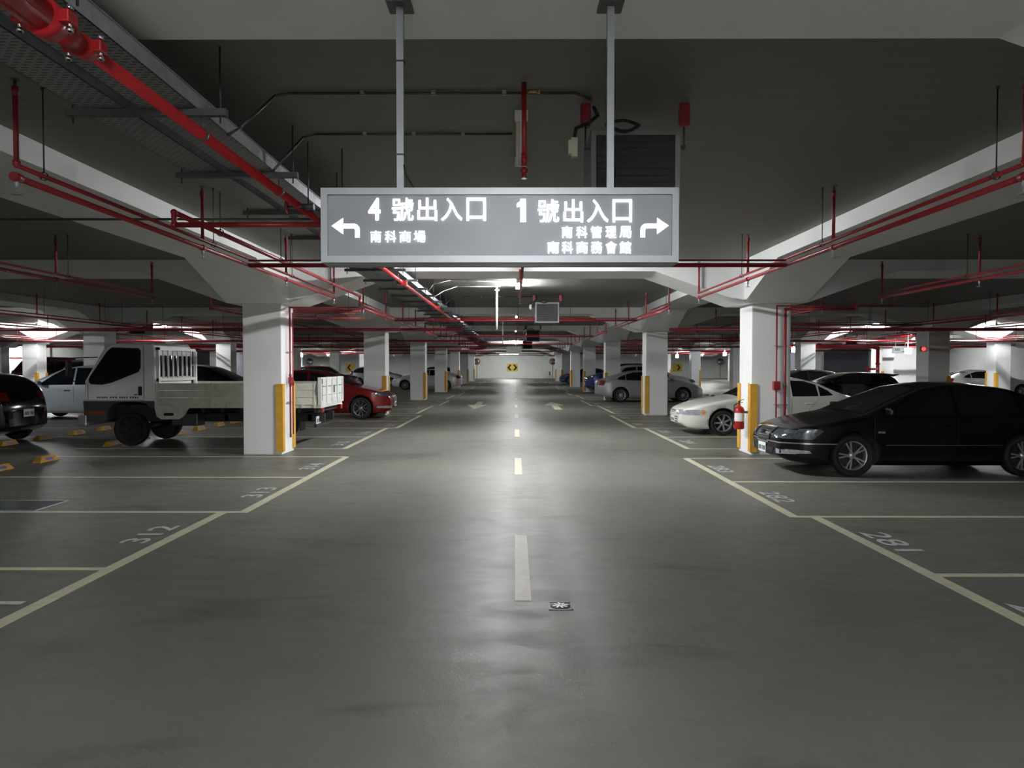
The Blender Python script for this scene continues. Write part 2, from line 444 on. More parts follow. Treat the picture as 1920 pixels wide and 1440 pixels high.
# wheel stops
bb=MB(); bb.prism([(-.075,0),(.075,0),(.045,.10),(-.045,.10)],'Y',-.26,.26)
for v in bb.bm.verts:
    if v.co.z>.05: v.co.y*=.68
STOP=bb.mesh('wheel_stop')
bb=MB(); bb.obox((.0635,-.09,.05),(.0635,.09,.05),.006,.045,up=(-.3,0,1)); STOPB=bb.mesh('reflector')
def stops(side,xx,bays,rowname):
    s=-1 if side=='left' else 1
    for bi,(y0,nm) in enumerate(bays):
        for q,dy in enumerate((.66,1.82)):
            y=y0+dy; xx_=xx+(.25 if (nm=='fifth' and rowname=='front') else 0)
            o=add('wheel_stop',STOP,M['stop'],loc=(s*xx_,y,0),label=f'yellow wheel stop, {side} {rowname} row, {"nearer" if q==0 else "farther"} of two in the {nm} bay',cat='wheel stop',group=f'wheel stops of the {rowname} row on the {side}')
            if s*xx>0 : o.rotation_euler=(0,0,PI)
            add('reflector',STOPB,M['blue'],parent=o,label='blue reflector')
BL=[(LY_L[2],'third'),(LY_L[3],'fourth')]+[(y,n_) for y,n_ in zip(bay_lines(1)[:4],['fifth','sixth','seventh','eighth'])]
stops('left',8.3,BL,'front'); 
stops('left',10.8,BL,'back')
BR=[(y,n_) for y,n_ in zip(bay_lines(2)[:4]+bay_lines(3)[:2],['ninth','tenth','eleventh','twelfth','thirteenth','fourteenth'])]
stops('right',10.8,BR,'back'); stops('right',8.3,BR[4:],'front')

# ------------------------------------------------------------------ lamps
tube_me=MB().cyl((0,-.6,0),(0,.6,0),.014,8).mesh('tube')
hb=MB(); hb.prism([(-.03,0),(.03,0),(.03,-.035),(.018,-.05),(-.018,-.05),(-.03,-.035)],'Y',-.625,.625)
HOUSE=hb.mesh('housing')
hb=MB()
for sx in (-1,1):
    hb.obox((sx*.045,-.625,-.040),(sx*.045,.625,-.040),.05,.003,up=(sx*.5,0,1))
WING=hb.mesh('reflector_wing')
eb=MB(); eb.box(-.05,.05,-.0075,.0075,-.085,0); ENDC=eb.mesh('end_cap')
def lamp(x,y,z,label,group,on=True,rz=0,mt=None):
    r=empty('ceiling_light',(x,y,z),label,'ceiling light',group,rz)
    if on and mt is None and y>20: mt=M['tube_side']
    add('housing',HOUSE,M['white'],r); 
    for ey in (-.62,.62): add('end_cap',ENDC,M['white'],r).location=(0,ey,0)
    for sx in (-.026,.026):
        t=add('tube',tube_me,mt or (M['tube'] if on else M['tube_off']),r); t.location=(sx,0,-.07)
    return r
lamp(.02,6.15,ZC,'unlit white fluorescent batten light on the dark ceiling above the hanging sign',None,on=False)
for xx,yy in ((.05,-1.7),(-.9,-5.0),(.9,-5.0),(-2.4,-9.5),(2.4,-9.5)): lamp(xx,yy,ZC,'lit fluorescent batten behind the camera','lit battens behind the camera')
YL=[11.4,16.9,27.3,38.6,56.0,75.0]
for i,y in enumerate(YL): lamp(.05,y,ZC,f'lit fluorescent batten over the central aisle, {nth(i)} from the camera','lit battens over the central aisle')
for side,s in (('left',-1),('right',1)):
    for i,y in enumerate((33.3,48.3,64.2,79.0)):
        for x,nm in ((16.6,'near'),(21.9,'far')):
            lamp(s*x,y,ZC,f'lit batten on the {nm} edge of the next {side} aisle, {nth(i)} from the camera',f'lit battens over the next aisle {side}')
    for i,y in enumerate((38.0,64.0)):
        lamp(s*37.6,y,ZC,f'lit batten over the outermost {side} aisle, {nth(i)} from the camera',f'lit battens of the outermost aisle {side}')
lamp(-20.0,17.3,ZC,'added fill batten, out of view, over the next aisle at far left, beyond the black hatchback',None)  # fill lamp added out of view to light the people carrier's door side
for s,side in ((-1,'left'),(1,'right')):
    for q,(x,y) in enumerate(((20.5,88),(24.5,84),(20.0,74))): lamp(s*x,y,ZC,f'added fill batten near the far wall at {side}, {["farthest","outermost","nearest"][q]} of three',None,mt=M['tube'])  # lamps added to brighten floor and wall at both far ends
lamp(-36.6,50.0,ZC,'added fill batten before the exit door at far left',None,rz=PI/2)  # lamp added to whiten the wall around the exit door
lamp(25.6,43.6,ZC,'added fill batten before the white booth wall at right',None,rz=PI/2)  # lamp added so the booth wall stands out bright
# twin hanging lights by the far sign
for s in (-1,1): lamp(-.75+s*.55,90.3,3.22,f'bright hanging fitting before the far wall, {"left" if s<0 else "right"} of the pair',None,rz=PI/2,mt=M['tube_far'])

# ------------------------------------------------------------------ hanging exit sign
SX0,SX1,SZ0,SZ1,SY=-.962,.758,2.178,2.535,3.45
sg=empty('exit_sign',((SX0+SX1)/2,SY,SZ0),'large grey hanging box sign with lit Chinese exit lettering and two white arrows','sign')
cx=(SX0+SX1)/2; W=(SX1-SX0)/2; H=SZ1-SZ0
MB().box(-W+.004,W-.004,.012,.15,.004,H-.004).build('sign_box',M['signface'],sg)
fb=MB(); f=.032
def mitre(p):
    fb.prism(p,'Y',0,.03)
mitre([(-W,0),(W,0),(W-f,f),(-W+f,f)]); mitre([(-W,H),(W,H),(W-f,H-f),(-W+f,H-f)])
mitre([(-W,0),(-W+f,f),(-W+f,H-f),(-W,H)]); mitre([(W,0),(W-f,f),(W-f,H-f),(W,H)])
fb.box(-W,W,.03,.155,-.001,.006); fb.box(-W,W,.03,.155,H-.006,H+.001); fb.box(-W,-W+.006,.03,.155,0,H); fb.box(W-.006,W,.03,.155,0,H)
fo=fb.build('sign_frame',M['signframe'],sg)
for px in (-.587,.435):
    lx=px-cx
    p=MB().box(lx-.017,lx+.017,.05,.084,H,ZB-SZ0).build('pole',M['signframe'],sg)
    MB().box(lx-.06,lx+.06,.0,.13,ZB-SZ0-.012,ZB-SZ0,.004).build('ceiling_plate',M['dark_metal'],p)
b=MB(); lx=-.587-cx
for zz in (H+.17,H+.62): b.box(lx-.021,lx+.021,.046,.088,zz,zz+.007)
b.build('cable_tie',M['cable'],sg)
MB().pipe([(lx+.02,.04,H+.12),(lx+.03,.03,H+.07),(lx+.055,.03,H+.03),(lx+.07,.05,H)],.004,8,1).build('cable',M['cable'],sg)
F=1340.0
def sgx(px): return (px-965)/F*SY-.03-cx
def sgz(py): return 1.68+(686-py)/F*SY-SZ0
def sgtext(txt,x0,x1,y0,y1,bold):
    me=embolden(text_mesh(txt,1.0,extrude=.0),bold)
    mt=Matrix(((1,0,0,sgx(x0)),(0,0,-1,.0095),(0,1,0,sgz(y1)),(0,0,0,1)))
    fit_mesh(me,sgx(x1)-sgx(x0),sgz(y0)-sgz(y1),mt)
    add('lettering',me,M['letter'],sg,label='lit white lettering')
def sg1():
    b=MB()
    for pl in ([(975.5,374),(986,374),(986,417),(975.5,417)],[(969,383),(975.5,378),(975.5,388),(969,390)]):
        b.bm.faces.new([b.bm.verts.new((sgx(p[0]),.0095,sgz(p[1]))) for p in pl])
    b.build('lettering',M['letter'],sg,label='lit white lettering')
sgtext('4',691,714,372,414,.022); sg1()
for ch,x0,x1 in (('號',735,776),('出',783,820),('入',827,867),('口',875,911)): sgtext(ch,x0,x1,372,415,.010)
for ch,x0,x1 in (('號',1008,1048),('出',1056,1093),('入',1100,1140),('口',1148,1184)): sgtext(ch,x0,x1,375,418,.010)
for ch,x0,x1 in (('南',695,715),('科',722,743),('商',749,771),('場',776,798)): sgtext(ch,x0,x1,433,455,.004)
for ch,x0,x1 in (('南',1053,1073),('科',1080,1101),('管',1107,1128),('理',1135,1155),('局',1161,1183)): sgtext(ch,x0,x1,425,447,.009)
for ch,x0,x1 in (('南',1026,1048),('科',1053,1074),('商',1080,1102),('務',1108,1129),('會',1135,1156),('館',1161,1183)): sgtext(ch,x0,x1,453,476,.009)
def sarrow(m):
    b=MB(); X=lambda p:(sgx(p) if not m else sgx(1875-p)); 
    def pl(pts):
        vs=[b.bm.verts.new((X(p[0]),.0095,sgz(p[1]))) for p in pts]; b.bm.faces.new(vs)
    pl([(622,424),(644,409),(644,440)])
    arc=[(664+ (11)*math.sin(t), 431-11*math.cos(t)) for t in [i*PI/2/6 for i in range(7)]]
    outer=arc; inner=[(664+2*math.sin(t),433-4*math.cos(t)) for t in [i*PI/2/6 for i in range(7)]][::-1]
    pl([(644,420),(664,420),(664,429),(644,429)])
    for i in range(6):
        o1,o2=outer[i],outer[i+1]; i1=inner[6-i]; i2=inner[5-i]
        pl([o1,o2,i2,i1])
    pl([(666,431),(675,431),(675,446),(666,446)])
    b.build('arrow_mark',M['arrow'],sg,label='white bent arrow')
sarrow(False); sarrow(True)

# round smoke detector beside the sign pole
r=empty('smoke_detector',(-.50,3.30,ZB),'round grey detector on the beam beside the left sign pole','detector')
MB().lathe([(0,-.028),(.035,-.028),(.055,-.012),(.058,0)],(0,0,0),n=24).build('detector_body',M['cream'],r)
MB().lathe([(0,-.034),(.012,-.034),(.014,-.027)],(0,0,0),n=12).build('sensor_tip',M['black_plastic'],r)
# ------------------------------------------------------------------ sprinkler pipework
Z1,Z2=2.94,3.02
def head_down(b,x,y,z):
    b.cyl((x,y,z),(x,y,z-.07),.012,8); b.cyl((x,y,z-.07),(x,y,z-.085),.03,12,.034); 
def head_me():
    b=MB(); b.cyl((0,0,0),(0,0,-.05),.013,10); b.cyl((0,0,-.05),(0,0,-.09),.007,6); b.cyl((0,0,-.09),(0,0,-.096),.034,14); return b.mesh('sprinkler_head')
HEAD=head_me()
def riser_me():
    b=MB(); b.cyl((0,0,0),(0,0,ZC-Z2-.1),.017,10); b.cyl((0,0,0),(0,0,.03),.024,10); b.cyl((0,0,ZC-Z2-.16),(0,0,ZC-Z2-.1),.023,10); return b.mesh('riser')
RISER=riser_me()
uh=MB(); uh.cyl((0,0,0),(0,0,.035),.012,8); uh.cyl((0,0,.045),(0,0,.05),.03,12); uh.cyl((0,0,.03),(0,0,.048),.004,6); UHEAD=uh.mesh('upright_head')
def rod_me(z):
    b=MB(); b.cyl((0,0,z+.03),(0,0,ZC),.005,6); b.lathe([(.030,-.008),(.030,.008),(.026,.008),(.026,-.008)],(0,0,z),axis='Y',n=14,close=True); b.cyl((0,0,ZC-.02),(0,0,ZC),.012,8); return b.mesh('hanger_rod')
RODM=rod_me(Z2-.0)
def branch(x,ya,yb,rows,label,group,rods=None,detail=True):
    r=empty('sprinkler_branch',(x,ya,0),label,'sprinkler pipe',group)
    L=yb-ya
    lo=MB(); lo.cyl((0,0,Z1),(0,L,Z1),.023,10); 
    for yy in rows: lo.cyl((0,yy-ya-.035,Z1),(0,yy-ya+.035,Z1),.031,10)
    lo.ball((0,0,Z1),.028); lo.ball((0,L,Z1),.028)
    lo.build('lower_pipe',M['red'],r)
    MB().cyl((0,0,Z2),(0,L,Z2),.016,10).ball((0,0,Z2),.019).ball((0,L,Z2),.019).build('upper_pipe',M['red'],r)
    for yy in rows:
        h=add('sprinkler_head',HEAD,M['galv'],r); h.location=(0,yy-ya,Z1-.02)
        h=add('riser',RISER,M['red'],r); h.location=(0,yy-ya,Z2)
        if detail:
            q=add('upright_head',UHEAD,M['dark_metal'],h); q.location=(0,0,ZC-Z2-.1)
    for yy in (rods if rods is not None else [yy+.28 for yy in rows if yy+.28<yb]):
        h=add('hanger_rod',RODM,M['rod'],r); h.location=(0,yy-ya,0)
    return r
def cross(y,x0,x1,label,group,drops=()):
    r=empty('cross_main',((x0+x1)/2,y,0),label,'sprinkler pipe',group); w=(x1-x0)/2
    w-=.03; MB().cyl((-w,0,Z1-.012),(w,0,Z1-.012),.027,12).build('lower_pipe',M['red'],r)
    MB().cyl((-w,0,Z2-.033),(w,0,Z2-.033),.0125,10).build('upper_pipe',M['red'],r)
    for dx in (-w*.88,w*.45):
        h=add('hanger_rod',RODM,M['rod'],r); h.location=(dx,0,-.03)
    for dx in drops:
        h=add('sprinkler_head',HEAD,M['galv'],r); h.location=(dx-(x0+x1)/2,0,Z1-.02)
    return r
for k in range(8):
    o=10.8*k; d=k<4
    rows=[4.8+o,7.65+o,10.44+o,13.2+o] if k==0 else [15.75+o-10.8+.0,18.5+o-10.8,21.3+o-10.8,24.05+o-10.8]
    ya=rows[0]; 
    where='nearest the camera' if k==0 else f'{["","second","third","fourth","fifth","sixth","seventh","eighth"][k]} beam bay away'
    for s,side in ((-1,'left'),(1,'right')):
        branch(s*3.36,rows[0],rows[3],rows,f'pair of red sprinkler pipes along the {side} aisle edge, {where}','sprinkler pipes along the central aisle',detail=d)
        if k<6:
            branch(s*6.72,rows[0]+.02,rows[3],rows,f'pair of red sprinkler pipes over the {side} parking bays, {where}','sprinkler pipes over the parking bays',detail=d)
        if 1<=k<5:
            branch(s*12.4,rows[0]+.02,rows[3],rows,f'pair of red sprinkler pipes over the second bay row {side}, {where}','sprinkler pipes over the second line of bays',detail=False)
            branch(s*15.75,rows[0]+.02,rows[3],rows,f'pair of red sprinkler pipes along the next aisle {side}, {where}','sprinkler pipes along the next aisle',detail=False)
            branch(s*22.4,rows[0]+.02,rows[3],rows,f'pair of red sprinkler pipes beyond the next aisle {side}, {where}','sprinkler pipes along the next aisle',detail=False)
    yc=8.9 if k==0 else 19.65+10.8*(k-1)
    cross(yc,-3.36,3.36,f'red cross pipe spanning the aisle, {where}','red cross pipes over the aisle')
    for s,side in ((-1,'left'),(1,'right')):
        if 1<=k<5: cross(yc+2.2,min(s*6.72,s*12.4),max(s*6.72,s*12.4),f'red cross pipe over the parking bays {side}, {where}','red cross pipes over the parking bays')
    # centre branch
    r=empty('sprinkler_branch',(.07,yc+.03,0),f'single red sprinkler pipe down the aisle middle, {where}','sprinkler pipe','centre sprinkler pipes')
    b=MB(); L=rows[3]-yc; b.cyl((0,0,Z1),(0,L,Z1),.019,10); b.ball((0,L,Z1),.023); b.build('lower_pipe',M['red'],r)
    for yy in (rows[2]+.2,rows[3]):
        h=add('sprinkler_head',HEAD,M['galv'],r); h.location=(0,yy-yc,Z1-.02)
    h=add('riser',RISER,M['red'],r); h.location=(0,rows[3]-yc,Z1)
    h=add('hanger_rod',RODM,M['rod'],r); h.location=(0,rows[2]-yc-.3,-.07)
# the single drop near the camera
r=empty('ceiling_sprinkler',(.035,4.95,0),'red sprinkler drop pipe hanging from the ceiling just above the exit sign','sprinkler pipe')
MB().cyl((0,0,ZC-.02),(0,0,3.06),.018,12,.014).cyl((0,0,3.14),(0,0,3.05),.02,12).build('drop_pipe',M['red_bright'],r)
MB().ball((0,0,3.02),.026,12).cyl((0,0,3.0),(0,0,2.975),.016,10).build('sprinkler_head',M['red_bright'],r)
MB().cyl((0,0,2.975),(0,0,2.967),.02,12).build('sprinkler_plate',M['chrome'],r)
MB().cyl((.02,0,3.56),(.09,0,3.56),.011,10).cyl((.09,0,3.56),(.11,0,3.56),.016,6).build('brass_union',M['brass'],r)

# thick mains that cross the hall
def main_pipe(pts,rad,label,rods=(),name='fire_main',mm='red',couplings=()):
    c=Vector(pts[0]); r=empty(name,(c.x,c.y,0),label,'fire main')
    MB().pipe([Vector(p)-Vector((c.x,c.y,0)) for p in pts],rad,16).build('pipe_run',M[mm],r)
    for (a,b_) in couplings:
        a=Vector(a)-Vector((c.x,c.y,0)); b_=Vector(b_)-Vector((c.x,c.y,0))
        MB().cyl(a,b_,rad*1.28,18).build('coupling',M[mm],r)
    for p in rods:
        q=Vector(p)-Vector((c.x,c.y,0)); MB().cyl(q,(q.x,q.y,(ZB if any(abs(c.y-rr)<.6 for rr in ROWS) else ZC)),.006,6).build('hanger_rod',M['rod'],r)
    return r
for i,y in enumerate((23.3,33.9,44.7,55.5,66.3)):
    for s,side in ((-1,'left'),(1,'right')):
        x0=1.75 if s<0 else 5.0
        main_pipe([(s*x0,y,2.86),(s*30,y,2.86)],.05,f'thick red fire main running crosswise on the {side}, {nth(i)} from the camera',
            rods=[(s*xx,y,2.90) for xx in (7.6,11.5,17.5,20.7,27)],couplings=[((s*xx-.05,y,2.86),(s*xx+.05,y,2.86)) for xx in (8.9,13,19)])
        main_pipe([(s*(x0+.4),y-1.3,2.80),(s*26,y-1.3,2.80)],.028,f'thinner red pipe before the thick crosswise main, {side}, {nth(i)} from the camera',rods=[(s*xx,y-1.3,2.84) for xx in (9,16,21.5)],name='fire_pipe')
# bright mains in the side aisles
main_pipe([(19.8,39.8,3.12),(18.6,33.5,3.12)],.06,'bright red fire main along the right-hand next aisle ceiling',name='fire_main',mm='red_bright')
main_pipe([(14.9,41.5,2.80),(20.6,41.5,2.80),(21.0,41.5,2.7),(21.0,41.5,.0)],.10,'bright red fire riser bending down beside the white booth on the right',mm='red_bright',couplings=[((21.0,41.5,1.75),(21.0,41.5,1.85)),((17.5,41.5,2.86),(17.7,41.5,2.86))])
r=empty('fire_valve',(20.3,41.3,0),'red valve set beside the bright fire riser on the right','valve')
MB().cyl((0,0,1.5),(.6,0,1.5),.06,14).cyl((0,0,1.42),(0,0,1.62),.1,14).build('valve_body',M['red_bright'],r)
MB().lathe([(.1,-.012),(.12,0),(.1,.012)],(0,-.12,1.55),axis='Y',n=20,close=True).build('hand_wheel',M['red_bright'],r)
for s,side in ((-1,'left'),(1,'right')):
    main_pipe([(s*28.0,40.2,2.84),(s*15.2,40.2,2.84)],.06,f'bright red fire main above the next aisle on the {side}, below the far lamps',mm='red_bright',rods=[(s*xx,40.2,2.88) for xx in (17,26)])
    main_pipe([(s*24.0,58.6,2.86),(s*15.2,58.6,2.86)],.07,f'bright red fire main across the far end of the next aisle on the {side}',mm='red_bright',rods=[(s*xx,58.6,2.9) for xx in (17,22)])
# pipe under the cable tray with its grooved reducer
r=empty('fire_main',(-1.95,0,0),'long red fire main with bolted couplings running under the cable tray at upper left','fire main')
PX,PZ=0,3.10
b=MB(); b.cyl((PX,3.2,PZ),(PX,22.9,PZ),.033,18); b.build('pipe_run',M['red_bright'],r)
b=MB(); b.cyl((PX,-4,PZ),(PX,2.98,PZ),.066,24); b.cyl((PX,2.98,PZ),(PX,3.2,PZ),.066,24,.036); b.build('large_pipe',M['red_bright'],r)
def coupling(y,rad,L):
    c=MB(); c.cyl((PX,y-L/2,PZ),(PX,y+L/2,PZ),rad,24)
    for s in (-1,1):
        c.cbox((PX+s*(rad+.016),y,PZ+0),(.045,L*.8,.05),.006)
    o=c.build('coupling',M['red_bright'],r)
    q=MB()
    for s in (-1,1):
        q.cyl((PX+s*(rad+.022),y,PZ-.055),(PX+s*(rad+.022),y,PZ+.05),.008,8); q.cyl((PX+s*(rad+.022),y,PZ-.055),(PX+s*(rad+.022),y,PZ-.04),.015,6); q.cyl((PX+s*(rad+.022),y,PZ+.036),(PX+s*(rad+.022),y,PZ+.05),.015,6)
    q.build('bolt',M['chrome'],o)
coupling(2.95,.080,.085); coupling(3.22,.050,.07); coupling(7.45,.050,.08); coupling(12.2,.048,.08); coupling(17.5,.048,.08)
for y in (4.42,5.85,7.3,8.8,10.3,11.8):
    q=MB(); q.lathe([(.040,-.012),(.040,.012),(.034,.012),(.034,-.012)],(PX,y,PZ),axis='Y',n=16,close=True); q.cyl((PX,y,PZ+.04),(PX,y,PZ+.1),.006,6); q.build('pipe_clamp',M['dark_metal'],r)
# valve wheels and feed line
r=empty('fire_pipe',(-3.05,6.36,0),'dark red pipe loop that leaves the tray main and runs back above the truck column','fire main')
b=MB(); b.pipe([(1.32,0,2.93),(0,0,2.93),(0,0,3.04),(0,7.6,3.04),(0,7.6,2.84)],.024,12); b.build('pipe_run',M['red'],r)
for yy in (1.0,3.3,5.4):
    q=MB(); q.cyl((0,yy,3.06),(0,yy,ZC),.005,6); q.lathe([(.038,-.008),(.038,.008),(.032,.008),(.032,-.008)],(0,yy,3.045),axis='Y',n=14,close=True); q.build('hanger_rod',M['rod'],r)
for (x,z,nm) in ((-2.03,3.075,'upper'),(-1.78,2.86,'lower')):
    r=empty('valve_wheel',(x,6.3 if nm=='upper' else 6.5,z),f'{nm} small red valve hand wheel beside the tray main, left of the sign','valve')
    q=MB(); q.lathe([(.052,-.006),(.06,0),(.052,.006),(.046,0)],(0,0,0),axis='X',n=20,close=True)
    for t in range(4): a=t*PI/2; q.cyl((0,0,0),(0,.05*math.cos(a),.05*math.sin(a)),.005,6)
    q.build('wheel_rim',M['red_bright'],r)
    MB().cyl((.19,0,0),(.19,0,ZC-z),.006,6).build('hanger_rod',M['rod'],r)
    MB().cyl((0,0,0),(.2,0,0),.009,8).cyl((.14,0,0),(.24,0,0),.03,12).build('valve_stem',M['dark_metal'],r)
# stacked pipes over the truck column, risers on both columns
r=empty('fire_riser',(-4.40,13.9,0),'pair of thin red riser pipes with a valve on the left column','fire riser')
b=MB(); b.pipe([(1.25,.06,2.70),(.035,.06,2.70),(.035,.06,.34)],.012,10); b.build('riser',M['red'],r)
b=MB(); b.pipe([(1.38,-.13,2.80),(.04,-.13,2.80),(.04,-.13,.30)],.017,10)
b.pipe([(1.36,.06,2.75),(.05,.06,2.75)],.028,10); b.build('riser',M['red'],r)
for z in (1.95,.98):
    MB().box(0,.03,-.19,.05,z-.012,z+.012).build('pipe_clamp',M['galv'],r)
MB().cbox((.045,-.13,1.40),(.07,.08,.13),.01).cyl((.04,-.13,1.28),(.04,-.13,1.52),.027,12).build('valve',M['red'],r)
MB().cyl((.035,.06,1.30),(.035,.06,1.40),.024,10).build('fitting',M['red'],r)
main_pipe([(-3.0,14.09,2.62),(-4.38,14.09,2.62),],.02,'short red pipe tucked under the haunch of the truck column',name='fire_pipe',rods=[(-3.3,14.09,2.62)])
r=empty('fire_riser',(4.84,13.40,0),'pair of red riser pipes on the front face of the extinguisher column','fire riser')
b=MB(); b.pipe([(.03,.0,.25),(.03,.0,2.80),(2.2,.0,2.80),(2.2,.0,2.95)],.014,10); b.build('riser',M['red'],r)
b=MB(); b.pipe([(.19,.0,.3),(.19,.0,2.74),(1.5,.0,2.74),(1.5,0,2.9)],.024,12); b.build('riser',M['red'],r)
for z in (2.05,.95):
    MB().box(-.0,.25,.01,.035,z-.01,z+.01).build('pipe_clamp',M['galv'],r)
MB().cbox((.03,-.005,1.31),(.125,.09,.16),.008).build('alarm_box',M['red'],r)
MB().cyl((.19,.0,1.28),(.19,.0,1.36),.03,12).build('fitting',M['dark_metal'],r)

# ------------------------------------------------------------------ cable tray
def tray_material():
    m=bpy.data.materials.new('perforated_tray'); m.use_nodes=True; nt=m.node_tree; b=nt.nodes['Principled BSDF']
    b.inputs['Metallic'].default_value=.35; b.inputs['Roughness'].default_value=.45
    tc=nt.nodes.new('ShaderNodeTexCoord'); mp=nt.nodes.new('ShaderNodeMapping'); mp.inputs['Scale'].default_value=(24,24,24)
    br=nt.nodes.new('ShaderNodeTexBrick'); br.inputs['Scale'].default_value=1; br.inputs['Mortar Size'].default_value=.28; br.inputs['Brick Width'].default_value=1.5; br.inputs['Row Height'].default_value=.8
    br.inputs['Color1'].default_value=(.045,.045,.045,1); br.inputs['Color2'].default_value=(.05,.05,.05,1); br.inputs['Mortar'].default_value=(.25,.26,.265,1); br.inputs['Mortar Smooth'].default_value=.1
    nt.links.new(tc.outputs['Object'],mp.inputs['Vector']); nt.links.new(mp.outputs['Vector'],br.inputs['Vector']); nt.links.new(br.outputs['Color'],b.inputs['Base Color'])
    return m
M['perf']=tray_material()
r=empty('cable_tray',(0,0,0),'twin perforated steel cable trays hung on cross struts along the upper left ceiling','cable tray')
TZ=3.26; TY=54
for x0,x1 in ((-2.70,-2.42),(-2.33,-1.98)):
    t=MB().box(x0,x1,-4,TY,TZ,TZ+.003).build('tray_bottom',M['perf'],r)
    MB().box(x0,x0+.004,-4,TY,TZ,TZ+.09).box(x1-.004,x1,-4,TY,TZ,TZ+.09).box(x1-.004,x1+.012,-4,TY,TZ+.088,TZ+.092).build('side_rail',M['galv'],t)
b=MB()
for x in (-2.63,-2.55,-2.5,-2.25,-2.18,-2.1): b.cyl((x,-4,TZ+.022),(x,TY,TZ+.022),.018,8)
b.build('cable_bundle',M['cable'],r)
y=1.55;i=0
while y<TY:
    if abs((y-ROW0)%10.8)>.0:
        s_=MB().box(-2.79,-1.80,y-.022,y+.022,TZ-.045,TZ-.003).build('cross_strut',M['dark_metal'],r)
        top=ZB if any(abs(y-rr)<.6 for rr in ROWS) else ZC
        for hx in (-2.75,-1.84): MB().cyl((hx,y,TZ-.09),(hx,y,top),.006,6).build('hanger_rod',M['rod'],s_)
    y+=1.44; i+=1
# thin dark pipe crossing left of the sign
main_pipe([(-1.9,6.95,3.10),(-5.2,6.95,3.10)],.012,'thin dark conduit crossing towards the left beam',mm='dark_metal',name='conduit')
# conduits on the ceiling
def conduit(pts,label,rad=.010,mm='dark_metal'):
    c=Vector(pts[0]); r=empty('ceiling_conduit',(c.x,c.y,0),label,'conduit')
    MB().pipe([Vector(p)-Vector((c.x,c.y,0)) for p in pts],rad,8,1.1).build('conduit_run',M[mm],r)
    cl=MB()
    for a,b_ in zip(pts[1:],pts[2:]):
        a=Vector(a);b_=Vector(b_)
        n=int((b_-a).length//.55)
        for j in range(1,n+1):
            p=a.lerp(b_,j/(n+1))-Vector((c.x,c.y,0)); cl.cbox((p.x,p.y,p.z+.004),(.03,.05,.02))
    if len(cl.bm.verts): cl.build('conduit_clip',M['galv'],r)
    else: cl.bm.free()
conduit([(-1.945,4.80,3.22),(-1.89,4.88,3.29),(-1.74,5.13,3.60),(-1.62,5.15,3.625),(.40,5.15,3.625),(.52,5.25,3.62)],'upper thin steel conduit bending off the tray across the dark ceiling to the fan')
conduit([(-1.945,5.72,3.24),(-1.80,6.02,3.59),(-1.70,6.05,3.625),(-.05,6.05,3.625)],'lower thin steel conduit bending off the tray to the unlit lamp')
conduit([(-1.95,17.3,3.36),(-1.75,17.4,3.5),(-1.45,17.6,3.625),(-.46,17.6,3.625)],'pale conduit from the tray to the first white drop pole',mm='white')
conduit([(-1.95,16.0,3.36),(-1.85,16.0,3.5),(-1.5,16.3,3.625),(-.3,16.6,3.625)],'pale conduit from the tray to the first lit lamp',mm='white')
conduit([(-1.95,19.8,3.36),(-1.8,20.0,3.56),(-1.5,20.2,3.625),(.6,20.2,3.625)],'dark conduit from the tray to the second ceiling fan')

# white drop poles
for (x,y,zb,lab) in ((-.47,17.6,2.57,'nearest'),(-.55,31.3,2.64,'second nearest')):
    r=empty('hanging_pole',(x,y,zb),f'slim white pole hanging from the aisle ceiling, {lab} of the two','pole','white drop poles')
    MB().cyl((0,0,0),(0,0,ZC-zb),.026,12).build('pole',M['white'],r)
    MB().cyl((0,0,ZC-zb-.02),(0,0,ZC-zb),.09,16).cyl((0,0,ZC-zb-.12),(0,0,ZC-zb-.09),.06,16).build('ceiling_flange',M['white'],r)
# far hanging sign seen from the back
r=empty('hanging_sign',(-.07,44.4,2.44),'plain white hanging box sign far down the central aisle','sign')
MB().box(-.48,.48,-.06,.06,0,.46,.01).build('sign_box',M['white'],r)
for s in (-1,1): MB().cyl((s*.28,0,.47),(s*.28,0,ZC-2.44),.02,10).build('pole',M['white'],r)
r=empty('hanging_sign',(20.2,37.6,2.35),'white hanging sign over the next aisle on the right, beside the white booth','sign')
MB().box(-.4,.42,-.06,.06,0,.36,.01).build('sign_box',M['white'],r)
MB().box(-.33,-.05,-.064,-.06,.12,.25).box(.05,.3,-.064,-.06,.05,.1).build('marking',M['signframe'],r)
for s in (-1,1): MB().cyl((s*.25,0,.36),(s*.25,0,ZC-2.35),.02,10).build('pole',M['white'],r)
r=empty('hanging_sign',(-18.4,23.0,2.56),'small white hanging sign above the truck cab',  'sign')
MB().box(-.22,.22,-.04,.04,-.28,-.18,.008).build('sign_box',M['white'],r)
for s in (-1,1): MB().cyl((s*.12,0,-.18),(s*.12,0,ZC-2.56),.008,8).build('pole',M['white'],r)

